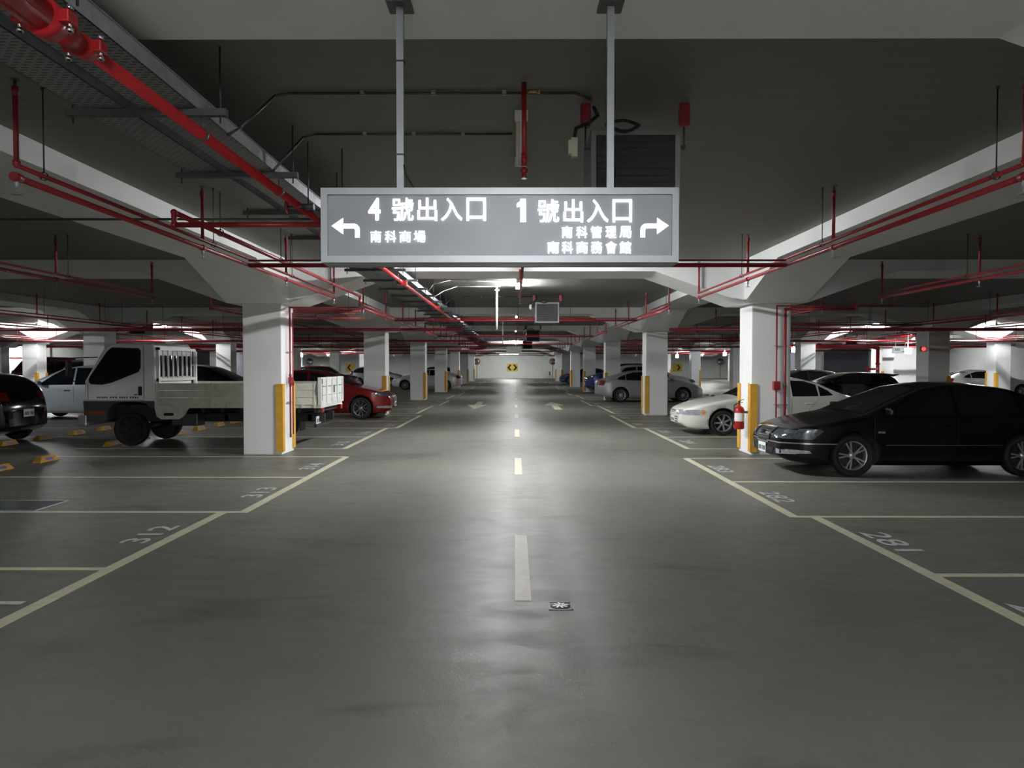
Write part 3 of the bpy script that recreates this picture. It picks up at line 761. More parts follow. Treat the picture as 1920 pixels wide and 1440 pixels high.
# ceiling fans (boxed induction fans)
def fan(x,y,label,detail=True):
    r=empty('ceiling_fan',(x,y,2.86),label,'fan','boxed ceiling fans')
    w,h,d=.33,.56,.55
    MB().box(-w,w,0,d,0,h,.006).build('fan_casing',M['fan_grey'],r)
    MB().box(-w+.04,w-.04,-.004,0,.035,h-.045).build('intake_opening',M['black'],r)
    b=MB()
    for i in range(9): z=.07+i*.05; b.obox((-w+.04,-.004,z),(w-.04,-.004,z),.012,.004,up=(0,-.5,1))
    b.build('louvre',M['black'],r)
    for sx in (-1,1):
        rod=MB().cyl((sx*(w+.035),.05,h-.14),(sx*(w+.035),.05,h+.03),.006,8).cbox((sx*(w+.02),.05,h-.12),(.045,.05,.02)).build('hanger_rod',M['rod'],r)
        b=MB(); b.cbox((sx*(w+.035),.05,h+.115),(.075,.075,.17),.012)
        b.build('spring_hanger',M['red'],rod)
    MB().cbox((-w-.12,.02,h-.13),(.05,.05,.14),.006).cbox((-w-.155,.02,h-.13),(.02,.05,.10)).build('junction_box',M['cream'],r)
    MB().pipe([(-w+.02,.02,h+.17),(-w+.05,.0,h+.10),(-w-.02,-.03,h+.03),(-w-.11,-.02,h+.0),(-w-.12,.02,h-.06)],.013,8,1).build('power_cable',M['cable'],r)
    c=MB(); pts=[(-w+.1+.25*t,-.02+.0*t,h+.02+.035*math.sin(t*PI)) for t in [i/8 for i in range(9)]]+[(-w+.35-.22*t,-.02,h+.02-.045*math.sin(t*PI)) for t in [i/8 for i in range(1,9)]]
    c.pipe(pts,.012,8,1); c.build('cable_loop',M['cable'],r)
fan(.86,5.3,'dark boxed ceiling fan on red spring hangers just behind the exit sign')
for i,y in enumerate((19.6,34.6,49.6)): fan(.86,y,f'boxed ceiling fan with a black intake over the aisle, {nth(i)} beyond the exit sign')
fan(-14.3+.0,27.0,'boxed ceiling fan above the truck cab, in the next aisle on the left'); fan(20.4,43.5,'boxed ceiling fan in the next aisle on the right')

# fire extinguisher and its red lettering
r=empty('fire_extinguisher',(4.24,13.60,.48),'red fire extinguisher with a white label hung on the right-hand column','fire extinguisher')
MB().lathe([(0,0),(.09,.0),(.10,.02),(.10,.36),(.08,.41),(.03,.44),(.025,.47),(0,.47)],(0,0,0),n=24).build('cylinder_body',M['red_bright'],r)
MB().lathe([(.1015,.15),(.1015,.31)],(0,0,0),n=24).build('paper_label',M['label_white'],r)
MB().obox((0,0,.47),(0,-.0,.53),.03,.03).obox((-.01,0,.53),(.05,-.12,.57),.015,.01).obox((-.01,0,.51),(.04,-.1,.51),.015,.01).build('trigger_handle',M['black_plastic'],r)
MB().box(.09,.185,-.03,.03,.30,.34).build('wall_mount',M['dark_metal'],r)
MB().pipe([(-.03,0,.49),(-.10,-.02,.45),(-.105,-.02,.2),(-.095,-.02,.08)],.011,8,1).build('hose',M['black_plastic'],r)
for i,ch in enumerate('滅火器'):
    me=text_mesh(ch,.09,0,.001)
    mt=Matrix(((0,0,-1,4.4215),(-1,0,0,13.66),(0,1,0,1.28-i*.12),(0,0,0,1)))
    fit_mesh(me,.07,.09,mt); oc=add('painted_character',me,M['red_bright'],COLS[(1,0,1)],label='small red painted character'); oc.location=(-4.79,-13.82,0)

# far wall signs and mirrors
def arrow_sign(x,z,w,h,kind,label):
    r=empty('arrow_sign',(x,YF-.05,z),label,'sign')
    MB().box(-w/2,w/2,0,.04,-h/2,h/2).build('sign_panel',M['signyellow'],r)
    b=MB()
    def chev(c,s):
        b.prism([(c-s*.0*w,h*.36),(c+s*.18*w,h*.36),(c+s*.40*w,0),(c+s*.18*w,-h*.36),(c,-h*.36),(c+s*.2*w,0)],'Y',-.012,-.001)
    if kind=='both':
        chev(.06*w,1); chev(-.06*w,-1)
    elif kind=='right': chev(-.05*w,1)
    else: chev(.05*w,-1)
    b.build('chevron',M['black'],r)
arrow_sign(-.35,1.45,1.5,1.05,'both','yellow sign with black chevrons pointing both ways on the far wall')
arrow_sign(22.0,1.45,1.3,1.05,'right','yellow sign with a black chevron pointing right, on the far wall at right')
arrow_sign(-22.3,1.45,1.3,1.05,'left','yellow sign with a black chevron pointing left, on the far wall at left')
r=empty('notice_sign',(24.3,YF-.05,1.35),'pale notice beside the right-hand chevron sign on the far wall','sign')
MB().box(-.7,.7,0,.03,-.35,.45).build('panel',M['label_white'],r); MB().box(-.5,.5,-.004,0,.1,.2).box(-.3,.55,-.004,0,-.15,-.07).build('marking',M['signframe'],r)
for x,y,lab in ((-5.0,94.0,'left of the chevron sign'),(4.95,94.0,'right of the chevron sign'),(27.0,94,'in the far right aisle end'),(-27.0,94,'in the far left aisle end')):
    r=empty('convex_mirror',(x,y,2.25),f'round convex mirror on a pole at the far wall, {lab}','mirror','convex mirrors at the far wall')
    MB().lathe([(0,-.16),(.15,-.15),(.28,-.11),(.38,-.04),(.40,0)],(0,0,0),axis='Y',n=28).build('mirror_dome',M['mirror'],r)
    MB().lathe([(.40,-.05),(.45,-.03),(.45,.03),(.40,.03)],(0,0,0),axis='Y',n=28,close=True).build('mirror_rim',M['mirror_rim'] if abs(x)<10 else M['fan_grey'],r)
    MB().cyl((0,.08,-2.25),(0,.08,.1),.04,10).build('pole',M['stop'],r)
r=empty('fire_extinguisher',(4.55,93.5,.45),'tiny red extinguisher hanging near the right end of the far wall','fire extinguisher')
MB().lathe([(0,0),(.09,0),(.09,.42),(.04,.5),(0,.5)],(0,0,0),n=14).build('cylinder_body',M['red_bright'],r)
MB().box(-.03,.03,-.1,.0,.5,.56).build('trigger_handle',M['black_plastic'],r)
MB().box(-.04,.04,.05,.12,.2,.3).build('wall_mount',M['dark_metal'],r)
# exit door far left
r=empty('door_1',(-36.2,51.93,0),'white exit door under a green running-man light box at far left','door',kind='structure')
MB().box(-.9,.9,-.05,0,0,2.2).build('door_leaf',M['white'],r)
MB().box(-1.0,-.9,-.08,0,0,2.3).box(.9,1.0,-.08,0,0,2.3).box(-1.0,1.0,-.08,0,2.2,2.3).build('door_frame',M['red'],r)
r=empty('exit_sign',(-36.1,51.8,2.35),'small glowing green exit light box above the far left door','exit light')
MB().box(-.6,-.1,-.0,.12,0,.22,.01).build('light_box',M['green_glow'],r)
# pendant camera globes with light
def globe(x,y,z,label):
    r=empty('pendant_light',(x,y,z),label,'ceiling light','small bright pendant lights')
    MB().box(-.10,.10,-.10,.10,-.16,.10,.02).build('lamp_glass',M['globe'],r)
    MB().cyl((0,0,.10),(0,0,ZC-z),.02,8).build('stem',M['white'],r)
M['globe']=mat('globe_light',(1,1,1),.4,emit=9,ecol=(.85,.95,1),sample=True)
globe(15.95,41.0,2.62,'small bright pendant lamp just right of the extinguisher column'); globe(17.75,32.4,2.38,'small bright pendant lamp beside the white booth wall')
globe(13.5,59.6,2.52,'small bright pendant lamp left of the right-hand chevron sign'); globe(16.1,55,2.62,'small bright pendant lamp above the right-hand convex mirror')
globe(-17.9,59.8,2.6,'small bright pendant lamp left of the far left mirror')
r=empty('alarm_light',(13.75,24.0,2.25),'small red alarm light on the second column at right','alarm light')
MB().lathe([(0,-.10),(.06,-.08),(.075,0)],(0,.2,0),axis='Y',n=16).build('lens',M['tail_glow'] if 'tail_glow' in M else M['tail'],r)
MB().box(-.08,.08,.16,.24,-.08,.08,.01).build('wall_mount',M['red'],r)
# ------------------------------------------------------------------ cars
def interp(P,x):
    if x<=P[0][0]: return P[0][1]
    for a,b in zip(P,P[1:]):
        if x<=b[0]:
            t=(x-a[0])/(b[0]-a[0]+1e-9); return a[1]+(b[1]-a[1])*t
    return P[-1][1]
def smooth_prof(P,n=160,k=5):
    L=P[-1][0]; xs=[L*i/n for i in range(n+1)]; ys=[interp(P,x) for x in xs]
    for _ in range(k): ys=[ys[0]]+[(ys[i-1]+2*ys[i]+ys[i+1])/4 for i in range(1,n)]+[ys[-1]]
    return list(zip(xs,ys))
TYPES={}
def T(name,**k): TYPES[name]=k
# top: distance from nose, height ; wins: side windows ; wheels: front, rear, radius
T('saloon',L=4.72,w=.87,belt=.90,H=1.42,roofw=.60,wheels=(1.08,3.67,.315),
  top=[(0,.60),(.04,.66),(.16,.735),(.55,.83),(1.0,.915),(1.22,.95),(1.7,1.16),(2.2,1.365),(2.55,1.42),(3.0,1.42),(3.5,1.36),(3.95,1.2),(4.25,1.06),(4.6,1.03),(4.70,.98),(4.72,.8)],
  bot=[(0,.30),(.15,.22),(.6,.17),(4.1,.17),(4.5,.24),(4.72,.33)],
  wins=[[(1.50,.925),(2.05,1.22),(2.36,1.335),(2.60,1.345),(2.60,.935)],[(2.66,.935),(2.66,1.345),(3.2,1.335),(3.52,1.27),(3.60,.945)],[(3.65,.95),(3.58,1.25),(3.82,1.14),(4.0,1.0),(3.98,.96)]],
  shield=(1.26,2.16,.70,.52),rear=(3.56,4.2,.52,.66),head=((.36,.78,.56,.70),(.06,.62,.56,.72)),tail=((.45,.82,.72,.90),(4.35,4.70,.74,.92)),
  grille=(.30,.48,.70),plate=(.37,.45),rim='twin5',trim=.50,fog=True)
T('coupe',L=4.35,w=.85,belt=.90,H=1.40,roofw=.58,wheels=(1.02,3.55,.30),
  top=[(0,.55),(.03,.62),(.10,.665),(.5,.78),(1.0,.875),(1.35,.93),(1.8,1.16),(2.2,1.34),(2.55,1.40),(2.95,1.39),(3.35,1.29),(3.75,1.09),(4.0,.99),(4.25,.96),(4.33,.9),(4.35,.75)],
  bot=[(0,.28),(.2,.17),(.6,.15),(3.8,.17),(4.15,.22),(4.35,.32)],
  wins=[[(1.62,.93),(2.0,1.17),(2.3,1.31),(2.62,1.325),(2.62,.94)],[(2.68,.94),(2.68,1.325),(3.0,1.31),(3.28,1.22),(3.30,.95)],[(3.34,.95),(3.33,1.20),(3.55,1.08),(3.66,.97)]],
  shield=(1.40,2.14,.68,.50),rear=(3.32,3.88,.50,.62),head=((.34,.80,.50,.615),(.04,.60,.50,.615)),tail=((.45,.80,.66,.85),(4.0,4.34,.68,.86)),
  grille=(.22,.53,.59),plate=(.36,.40),rim='spoke7',trim=None,fog=False,amber=True)
T('liftback',L=4.95,w=.90,belt=.97,H=1.47,roofw=.62,wheels=(1.0,3.87,.325),
  top=[(0,.62),(.05,.72),(.2,.80),(.7,.92),(1.2,1.02),(1.6,1.14),(2.1,1.36),(2.6,1.46),(3.1,1.47),(3.6,1.41),(4.1,1.24),(4.5,1.10),(4.75,1.07),(4.92,1.0),(4.95,.85)],
  bot=[(0,.30),(.2,.22),(.6,.19),(4.2,.19),(4.6,.26),(4.95,.36)],
  wins=[[(1.62,.99),(2.05,1.24),(2.35,1.36),(2.68,1.39),(2.68,1.0)],[(2.74,1.0),(2.74,1.39),(3.3,1.37),(3.62,1.28),(3.62,1.02)],[(3.66,1.02),(3.66,1.27),(3.95,1.15),(4.05,1.05)]],
  shield=(1.35,2.2,.72,.54),rear=(3.7,4.42,.54,.66),head=((.38,.82,.62,.78),(.10,.55,.64,.80)),tail=((.50,.84,.78,1.0),(4.55,4.93,.78,1.02)),
  grille=(.30,.50,.70),plate=(.42,.84),rim='multi11',trim=None,fog=False,tailplate=.84)
T('hatch',L=4.40,w=.885,belt=.98,H=1.50,roofw=.62,wheels=(.95,3.62,.33),
  top=[(0,.62),(.04,.72),(.18,.80),(.6,.92),(1.1,1.02),(1.4,1.09),(1.9,1.31),(2.3,1.46),(2.8,1.50),(3.4,1.47),(3.85,1.40),(4.1,1.25),(4.28,1.03),(4.37,.9),(4.40,.7)],
  bot=[(0,.28),(.2,.2),(.6,.18),(3.9,.18),(4.2,.26),(4.40,.34)],
  wins=[[(1.5,1.01),(1.95,1.24),(2.25,1.39),(2.58,1.41),(2.58,1.02)],[(2.64,1.02),(2.64,1.41),(3.2,1.39),(3.5,1.33),(3.55,1.06)],[(3.60,1.07),(3.57,1.32),(3.85,1.22),(3.85,1.12)]],
  shield=(1.2,2.05,.74,.56),rear=(3.93,4.22,.52,.62),head=((.36,.80,.68,.80),(.10,.62,.70,.80)),tail=((.48,.84,.88,1.05),(3.98,4.33,.86,1.06)),
  grille=(.34,.46,.66),plate=(.44,.52),rim='multi10',trim=None,fog=True,tailplate=.62)
T('mpv',L=4.55,w=.89,belt=.99,H=1.62,roofw=.66,wheels=(.95,3.65,.32),
  top=[(0,.64),(.04,.78),(.2,.90),(.6,1.0),(1.0,1.08),(1.5,1.31),(2.0,1.53),(2.5,1.61),(3.2,1.62),(3.9,1.55),(4.25,1.4),(4.45,1.1),(4.53,.95),(4.55,.7)],
  bot=[(0,.28),(.2,.22),(.6,.2),(4.0,.2),(4.3,.26),(4.55,.34)],
  wins=[[(1.32,1.02),(1.7,1.28),(2.05,1.47),(2.4,1.52),(2.4,1.03)],[(2.46,1.03),(2.46,1.525),(3.2,1.52),(3.2,1.04)],[(3.26,1.04),(3.26,1.52),(3.8,1.45),(4.05,1.3),(4.1,1.1)]],
  shield=(1.05,1.95,.74,.58),rear=(4.12,4.38,.56,.64),head=((.36,.82,.68,.86),(.10,.60,.70,.88)),tail=((.5,.86,.90,1.25),(4.1,4.48,.92,1.25)),
  grille=(.34,.5,.68),plate=(.44,.52),rim='multi10',trim=None,fog=False,tailplate=.7)
T('suv',L=4.45,w=.89,belt=1.05,H=1.70,roofw=.66,wheels=(.92,3.55,.35),
  top=[(0,.72),(.04,.88),(.18,.98),(.6,1.08),(1.1,1.14),(1.25,1.17),(1.7,1.45),(2.0,1.63),(2.5,1.70),(3.4,1.70),(4.0,1.62),(4.25,1.35),(4.38,1.1),(4.43,1.0),(4.45,.75)],
  bot=[(0,.36),(.2,.3),(.6,.27),(3.9,.27),(4.2,.32),(4.45,.4)],
  wins=[[(1.42,1.08),(1.75,1.35),(2.0,1.55),(2.4,1.60),(2.4,1.09)],[(2.46,1.09),(2.46,1.6),(3.15,1.6),(3.15,1.1)],[(3.21,1.1),(3.21,1.6),(3.75,1.55),(3.95,1.4),(4.0,1.15)]],
  shield=(1.22,1.9,.72,.58),rear=(4.08,4.28,.56,.62),head=((.38,.82,.78,.94),(.10,.50,.80,.95)),tail=((.55,.86,.95,1.3),(4.1,4.4,.98,1.3)),
  grille=(.36,.58,.84),plate=(.5,.6),rim='spoke7',trim=None,fog=False,tailplate=.8)
T('van',L=4.7,w=.92,belt=1.25,H=2.25,roofw=.80,wheels=(.95,3.6,.34),
  top=[(0,.8),(.04,1.0),(.2,1.15),(.6,1.3),(.9,1.5),(1.4,1.95),(1.8,2.18),(2.3,2.25),(4.4,2.25),(4.62,2.15),(4.68,1.8),(4.7,1.0)],
  bot=[(0,.34),(.2,.3),(.6,.27),(4.1,.27),(4.5,.32),(4.7,.4)],
  wins=[[(1.0,1.3),(1.35,1.65),(1.6,1.95),(2.0,2.0),(2.0,1.3)],[(2.1,1.3),(2.1,2.0),(3.2,2.0),(3.2,1.3)],[(3.3,1.3),(3.3,2.0),(4.3,2.0),(4.3,1.3)]],
  shield=(.72,1.6,.76,.68),rear=(4.6,4.66,.6,.6),head=((.45,.86,.85,1.05),(.10,.45,.85,1.05)),tail=((.62,.88,1.0,1.5),(4.5,4.69,1.0,1.5)),
  grille=(.4,.6,.85),plate=(.5,.6),rim='steel',trim=None,fog=False,tailplate=.9)

def fillpoly(poly,cell):
    """triangulated, gridded polygon in 2D as a bmesh"""
    bm=bmesh.new(); vs=[bm.verts.new((p[0],p[1],0)) for p in poly]; bm.faces.new(vs)
    xs=[p[0] for p in poly]; ys=[p[1] for p in poly]
    for ax,lo,hi in ((0,min(xs),max(xs)),(1,min(ys),max(ys))):
        n=int((hi-lo)/cell)
        for i in range(1,n+1):
            c=lo+(hi-lo)*i/(n+1); co=[0,0,0]; no=[0,0,0]; co[ax]=c; no[ax]=1
            bmesh.ops.bisect_plane(bm,geom=bm.verts[:]+bm.edges[:]+bm.faces[:],plane_co=co,plane_no=no)
    bmesh.ops.triangulate(bm,faces=bm.faces[:])
    return bm
def patch(out,bvh,poly,mode,L,off=.006,sgn=1,cell=.09):
    """project a 2-D outline on the body. side: (d,z) ; front/back: (y,z) ; top: (d,y)"""
    f=fillpoly(poly,cell); mp={}
    for v in f.verts:
        a,b=v.co.x,v.co.y
        if mode=='side': o=Vector((L/2-a,3*sgn,b)); d=Vector((0,-sgn,0))
        elif mode=='front': o=Vector((6,a,b)); d=Vector((-1,0,0))
        elif mode=='back': o=Vector((-6,a,b)); d=Vector((1,0,0))
        else: o=Vector((L/2-a,b,4)); d=Vector((0,0,-1))
        h=bvh.ray_cast(o,d)
        mp[v.index if v.index>=0 else id(v)]=None
        if h[0] is None: mp[v]=None
        else: mp[v]=out.bm.verts.new(h[0]-d*off)
    for fc in f.faces:
        q=[mp[v] for v in fc.verts]
        if any(p is None for p in q): continue
        try: nf=out.bm.faces.new(q); nf.smooth=True
        except ValueError: pass
    f.free()

def car_body(t):
    L,w,belt=t['L'],t['w'],t['belt']; top=smooth_prof(t['top'],200,3); bot=t['bot']
    tum=(w-t['roofw'])/(t['H']-belt)
    def plan(d):
        a=1.0
        if d<.85: a-= .30*((.85-d)/.85)**2.4
        if d>L-.75: a-= .22*((d-(L-.75))/.75)**2.4
        return a
    def W(z,d):
        x=w*plan(d)
        if z>belt: x-=tum*(z-belt)
        elif z<.42: x-=.05*((.42-z)/.25)**1.5
        else: x-= .012*((z-.62)/.3)**2
        return x
    bm=bmesh.new(); rings=[]
    ds=[0,.02,.05,.1]+[.1+ (L-.2)*i/58 for i in range(1,58)]+[L-.1,L-.05,L-.02,L]
    for d in ds:
        zt=interp(top,d); zb=interp(bot,d); r=.075 if zt<belt+.2 else .085; c=.035
        ze=zt-c; kb=min(belt,ze-r-.02); pts=[]
        pts.append((0,zb)); wb=W(zb+.04,d)-.03; pts+=[(wb*q,zb) for q in (.2,.4,.6,.8,1)]
        for i in range(7): z=zb+.04+(kb-zb-.04)*i/6; pts.append((W(z,d),z))
        for i in range(1,5): z=kb+(ze-r-kb)*i/4; pts.append((W(z,d),z))
        we=W(ze-r,d)
        for i in (1,2,3): a=i/3*PI/2; pts.append((we-r*.9+r*.9*math.cos(a),ze-r+r*math.sin(a)))
        ye=we-r*.9
        for q in (.8,.6,.4,.2,0): pts.append((ye*q,ze+c*(1-q*q)))
        bow=.0
        if d<.35: bow=-.10*(1-d/.35)
        if d>L-.3: bow=.07*(1-(L-d)/.3)
        x0=L/2-d; ring=[]
        wref=w
        full=pts+[(-y,z) for y,z in pts[-2:0:-1]]
        for y,z in full: ring.append(bm.verts.new((x0+bow*(y/wref)**2,y,z)))
        rings.append(ring)
    n=len(rings[0])
    for A,B in zip(rings,rings[1:]):
        for i in range(n):
            f=bm.faces.new((A[i],A[(i+1)%n],B[(i+1)%n],B[i])); f.smooth=True
    for ring,d in ((rings[0],0),(rings[-1],L)):
        bow=-.10 if d==0 else .07; x0=L/2-d; FR=(.8,.6,.4,.2,0,-.2,-.4,-.6,-.8); rows=[]
        for r in range(5,20):
            a,c=ring[r],ring[n-r]
            if r==5: mid=[ring[4],ring[3],ring[2],ring[1],ring[0],ring[n-1],ring[n-2],ring[n-3],ring[n-4]]
            elif r==19: mid=[ring[20],ring[21],ring[22],ring[23],ring[24],ring[25],ring[26],ring[27],ring[28]]
            else: mid=[bm.verts.new((x0+bow*(f*a.co.y/w)**2,f*a.co.y,a.co.z)) for f in FR]
            rows.append([a]+mid+[c])
        for A,B in zip(rows,rows[1:]):
            for i in range(10):
                f=bm.faces.new((A[i],A[i+1],B[i+1],B[i])); f.smooth=True
    bmesh.ops.recalc_face_normals(bm,faces=bm.faces)
    return bm

def rim_mesh(style,R):
    b=MB(); r=R*.745
    b.lathe([(r*.97,-.10),(r*.97,.045),(r*1.03,.058),(r*.90,.05),(r*.86,.02),(r*.86,-.09)],(0,0,0),axis='Y',n=30,close=True)
    hub=.05; b.lathe([(0,.045),(hub,.042),(hub*1.15,.02),(hub*1.15,-.02),(0,-.02)],(0,0,0),axis='Y',n=20)
    n={'twin5':5,'spoke7':7,'multi11':11,'multi10':10,'steel':6}[style]
    for i in range(n):
        a=2*PI*i/n
        offs=(-.16,.16) if style=='twin5' else ((0,) if style!='multi10' else (0,))
        wd={'twin5':.022,'spoke7':.042,'multi11':.018,'multi10':.017,'steel':.10}[style]
        for o in offs:
            p=(math.cos(a)*hub*.7,.030,math.sin(a)*hub*.7); q=(math.cos(a+o)*r*.94,.040,math.sin(a+o)*r*.94)
            b.obox(p,q,.022 if style!='steel' else .01,wd*R/.31,up=(0,0,1)) if False else b.obox(p,q,wd*R/.31,.024,up=(0,1,0))
    if style=='steel': b.lathe([(0,.0),(r*.9,.0)],(0,0,0),axis='Y',n=30)
    return b.mesh('rim')
def tyre_mesh(R):
    b=MB(); w=.10; r=R*.72
    b.lathe([(r,-w*.85),(R*.93,-w),(R*.985,-w*.85),(R,-w*.6),(R,w*.6),(R*.985,w*.85),(R*.93,w),(r,w*.85),(r*.98,w*.6),(r*.98,-w*.6)],(0,0,0),axis='Y',n=40,close=True)
    b.lathe([(0,-.05),(r,-.05)],(0,0,0),axis='Y',n=24)
    return b.mesh('wheel')
CACHE={}
def car_meshes(ty):
    if ty in CACHE: return CACHE[ty]
    t=TYPES[ty]; L,w=t['L'],t['w']; bm=car_body(t)
    bvh=BVHTree.FromBMesh(bm)
    me=bpy.data.meshes.new('body'); bm.to_mesh(me); bm.free()
    me.materials.append(PAINT['grey']); me.materials.append(M['black'])
    f1,f2,R=t['wheels']
    tmp=bpy.data.objects.new('tmp',me); COL.objects.link(tmp); cutters=[]
    for i,(dx,s) in enumerate([(f1,1),(f1,-1),(f2,1),(f2,-1)]):
        c=MB(); c.cyl((L/2-dx,s*(w-.27),R+.01),(L/2-dx,s*(w+.25),R+.01),R+.055,36); cm=c.mesh('cut')
        cm.materials.append(PAINT['grey']); cm.materials.append(M['black'])
        for p in cm.polygons: p.material_index=1; p.use_smooth=True
        co=bpy.data.objects.new('cut',cm); COL.objects.link(co); cutters.append(co)
        md=tmp.modifiers.new('b%d'%i,'BOOLEAN'); md.operation='DIFFERENCE'; md.object=co; md.solver='EXACT'
    dg=bpy.context.evaluated_depsgraph_get(); dg.update()
    body=bpy.data.meshes.new_from_object(tmp.evaluated_get(dg)); body.name='body'
    bpy.data.objects.remove(tmp)
    for c in cutters: bpy.data.objects.remove(c)
    out=[]   # (name, mesh, material, origin-local)
    def P(name,m,polys,off=.006,cell=.09,label=None):
        b=MB()
        for (poly,mode,sg) in polys: patch(b,bvh,poly,mode,L,off,sg,cell)
        if len(b.bm.faces)==0: b.bm.free(); return
        me=bpy.data.meshes.new(name); 
        bmesh.ops.recalc_face_normals(b.bm,faces=b.bm.faces); b.bm.to_mesh(me); b.bm.free()
        out.append((name,me,m,label))
    for wn in t['wins']:
        for s in (1,-1): P('side_window',M['glass'],[(wn,'side',s)])
    a,b_,ya,yb=t['shield']; P('windshield',M['glass'],[([(a,-ya),(a,ya),(b_,yb),(b_,-yb)],'top',1)],label='dark windshield')
    a,b_,ya,yb=t['rear']
    if ty=='van': P('rear_window',M['glass'],[([(-.6,1.3),(.6,1.3),(.6,1.95),(-.6,1.95)],'back',1)])
    else: P('rear_window',M['glass'],[([(a,-ya),(a,ya),(b_,yb),(b_,-yb)],'top',1)])
    (hy0,hy1,hz0,hz1),(hd0,hd1,hz2,hz3)=t['head']
    for s in (1,-1):
        P('headlight',M['lens_dark'] if ty in ('saloon','hatch','suv') else M['glass_clear'],[([(s*hy0,hz0),(s*hy1,hz0+.01),(s*hy1,hz1),(s*hy0,hz1-.01)],'front',1),
            ([(hd0,hz2),(hd1*.75,hz2),(hd1,hz3-.03),(hd1*.9,hz3),(hd0,hz3)],'side',s)],cell=.035,off=.012)
        if t.get('amber'):
            P('turn_signal',M['amber'],[([(hd1*.84,hz2+.012),(hd1*.93,hz2+.02),(hd1,hz3-.03),(hd1*.9,hz3-.008),(hd1*.84,hz3-.008)],'side',s)],off=.017,cell=.035)
    (ty0,ty1,tz0,tz1),(td0,td1,tz2,tz3)=t['tail']
    for s in (1,-1):
        P('taillight',M['tail'],[([(s*ty0,tz0),(s*ty1,tz0),(s*ty1,tz1),(s*ty0,tz1)],'back',1),([(td0+.1,tz2),(td1,tz2),(td1,tz3),(td0,tz3-.02)],'side',s)],cell=.05)
    gw,g0,g1=t['grille']
    P('grille',M['black_plastic'],[([(-gw*.8,g0),(gw*.8,g0),(gw,g1-.03),(gw*.9,g1),(-gw*.9,g1),(-gw,g1-.03)],'front',1)],cell=.06)
    def strip(y0,z0,y1,z1,h=.012): return ([(y0,z0),(y1,z1),(y1,z1+h),(y0,z0+h)],'front',1)
    if ty in ('saloon','hatch','suv'):
        P('grille_surround',M['chrome'],[strip(-gw*.9,g1,gw*.9,g1,.022),([(-gw*.8,g0-.02),(gw*.8,g0-.02),(gw*.82,g0),(-gw*.82,g0)],'front',1),
          ([(gw*.8,g0),(gw*.85,g0),(gw*1.04,g1),(gw*.97,g1)],'front',1),([(-gw*.8,g0),(-gw*.85,g0),(-gw*1.04,g1),(-gw*.97,g1)],'front',1),([(-gw*.9,(g0+g1)/2),(gw*.9,(g0+g1)/2),(gw*.9,(g0+g1)/2+.015),(-gw*.9,(g0+g1)/2+.015)],'front',1)],off=.012,cell=.06)
    if ty=='saloon':
        for s in (1,-1): P('side_repeater',M['glass_clear'],[([(1.42,.665),(1.54,.66),(1.53,.69),(1.43,.69)],'side',s)],off=.01)
        P('grille_emblem',M['chrome'],[([(-.05,.60),(.05,.60),(.06,.65),(-.06,.65)],'front',1)],off=.022,cell=.03)
        P('grille_bars',M['chrome'],[([(-gw*.8,z),(gw*.8,z),(gw*.8,z+.006),(-gw*.8,z+.006)],'front',1) for z in (.53,.565,.63,.665)],off=.010,cell=.06)
    P('air_intake',M['black'],[([(-.38,.27),(.38,.27),(.42,.40),(-.42,.40)],'front',1)] if ty!='coupe' else [([(s*.19,z),(s*.42,z),(s*.40,z+.025),(s*.19,z+.025)],'front',1) for s in (1,-1) for z in (.30,.355,.41)],cell=.06)
    if t.get('fog'):
        for s in (1,-1): P('fog_lamp',M['glass_clear'],[([(s*.50,.32),(s*.74,.33),(s*.76,.38),(s*.50,.40)],'front',1),([(.12,.33),(.45,.35),(.42,.39),(.10,.40)],'side',s)],off=.008,cell=.05)
    if t.get('trim'):
        z=t['trim']
        for s in (1,-1):
            P('chrome_strip',M['chrome'],[([(.02,z-.012),(.82,z-.012),(.82,z+.006),(.02,z+.006)],'side',s),([(s*.2,z-.012),(s*.8,z-.012),(s*.8,z+.006),(s*.2,z+.006)],'front',1)],off=.012,cell=.12)
            P('side_moulding',M['chrome'],[([(1.55,.478),(3.3,.478),(3.3,.488),(1.55,.488)],'side',s)],off=.012,cell=.2)
    # door gaps and handles
    for s in (1,-1):
        q=[]; A=t['wins'][0]; B=t['wins'][1]; xm=(A[-1][0]+B[0][0])/2; xf=A[0][0]-.12; xr=B[-1][0]+.02; bz=t['belt']
        for x in (xm,xf): q.append(([(x,.26),(x+.008,.26),(x+.008,bz+.0),(x,bz+.0)],'side',s))
        q.append(([(xr-.25,.62),(xr-.242,.62),(xr+.008,bz),(xr,bz)],'side',s)); q.append(([(xr-.25,.26),(xr-.242,.26),(xr-.242,.62),(xr-.25,.62)],'side',s))
        q.append(([(xf,.255),(xr-.25,.255),(xr-.25,.263),(xf,.263)],'side',s))
        P('door_gap',M['seam'],q,off=.003,cell=.25)
    fz=t['belt']-.13
    for s in (1,-1):
        for hx in (xm-.2,xr-.26):
            h=bvh.ray_cast(Vector((L/2-hx,3*s,fz)),Vector((0,-s,0)))
            if h[0]:
                b=MB(); b.cbox((h[0].x,h[0].y+s*.018,fz),(.17,.022,.03),.008); b.cbox((h[0].x,h[0].y+s*.004,fz),(.19,.01,.045),.003)
                out.append(('door_handle',b.mesh('door_handle'),M['chrome'] if ty in('mpv',) else None,None))
        mx=t['wins'][0][0][0]+.10; h=bvh.ray_cast(Vector((L/2-mx,3*s,t['belt']+.06)),Vector((0,-s,0)))
        if h[0]:
            b=MB(); b.cbox((h[0].x+.02,h[0].y+s*.11,t['belt']+.09),(.11,.19,.12),.03); b.cbox((h[0].x,h[0].y+s*.02,t['belt']+.04),(.05,.08,.04),.01)
            out.append(('wing_mirror',b.mesh('wing_mirror'),None,None))
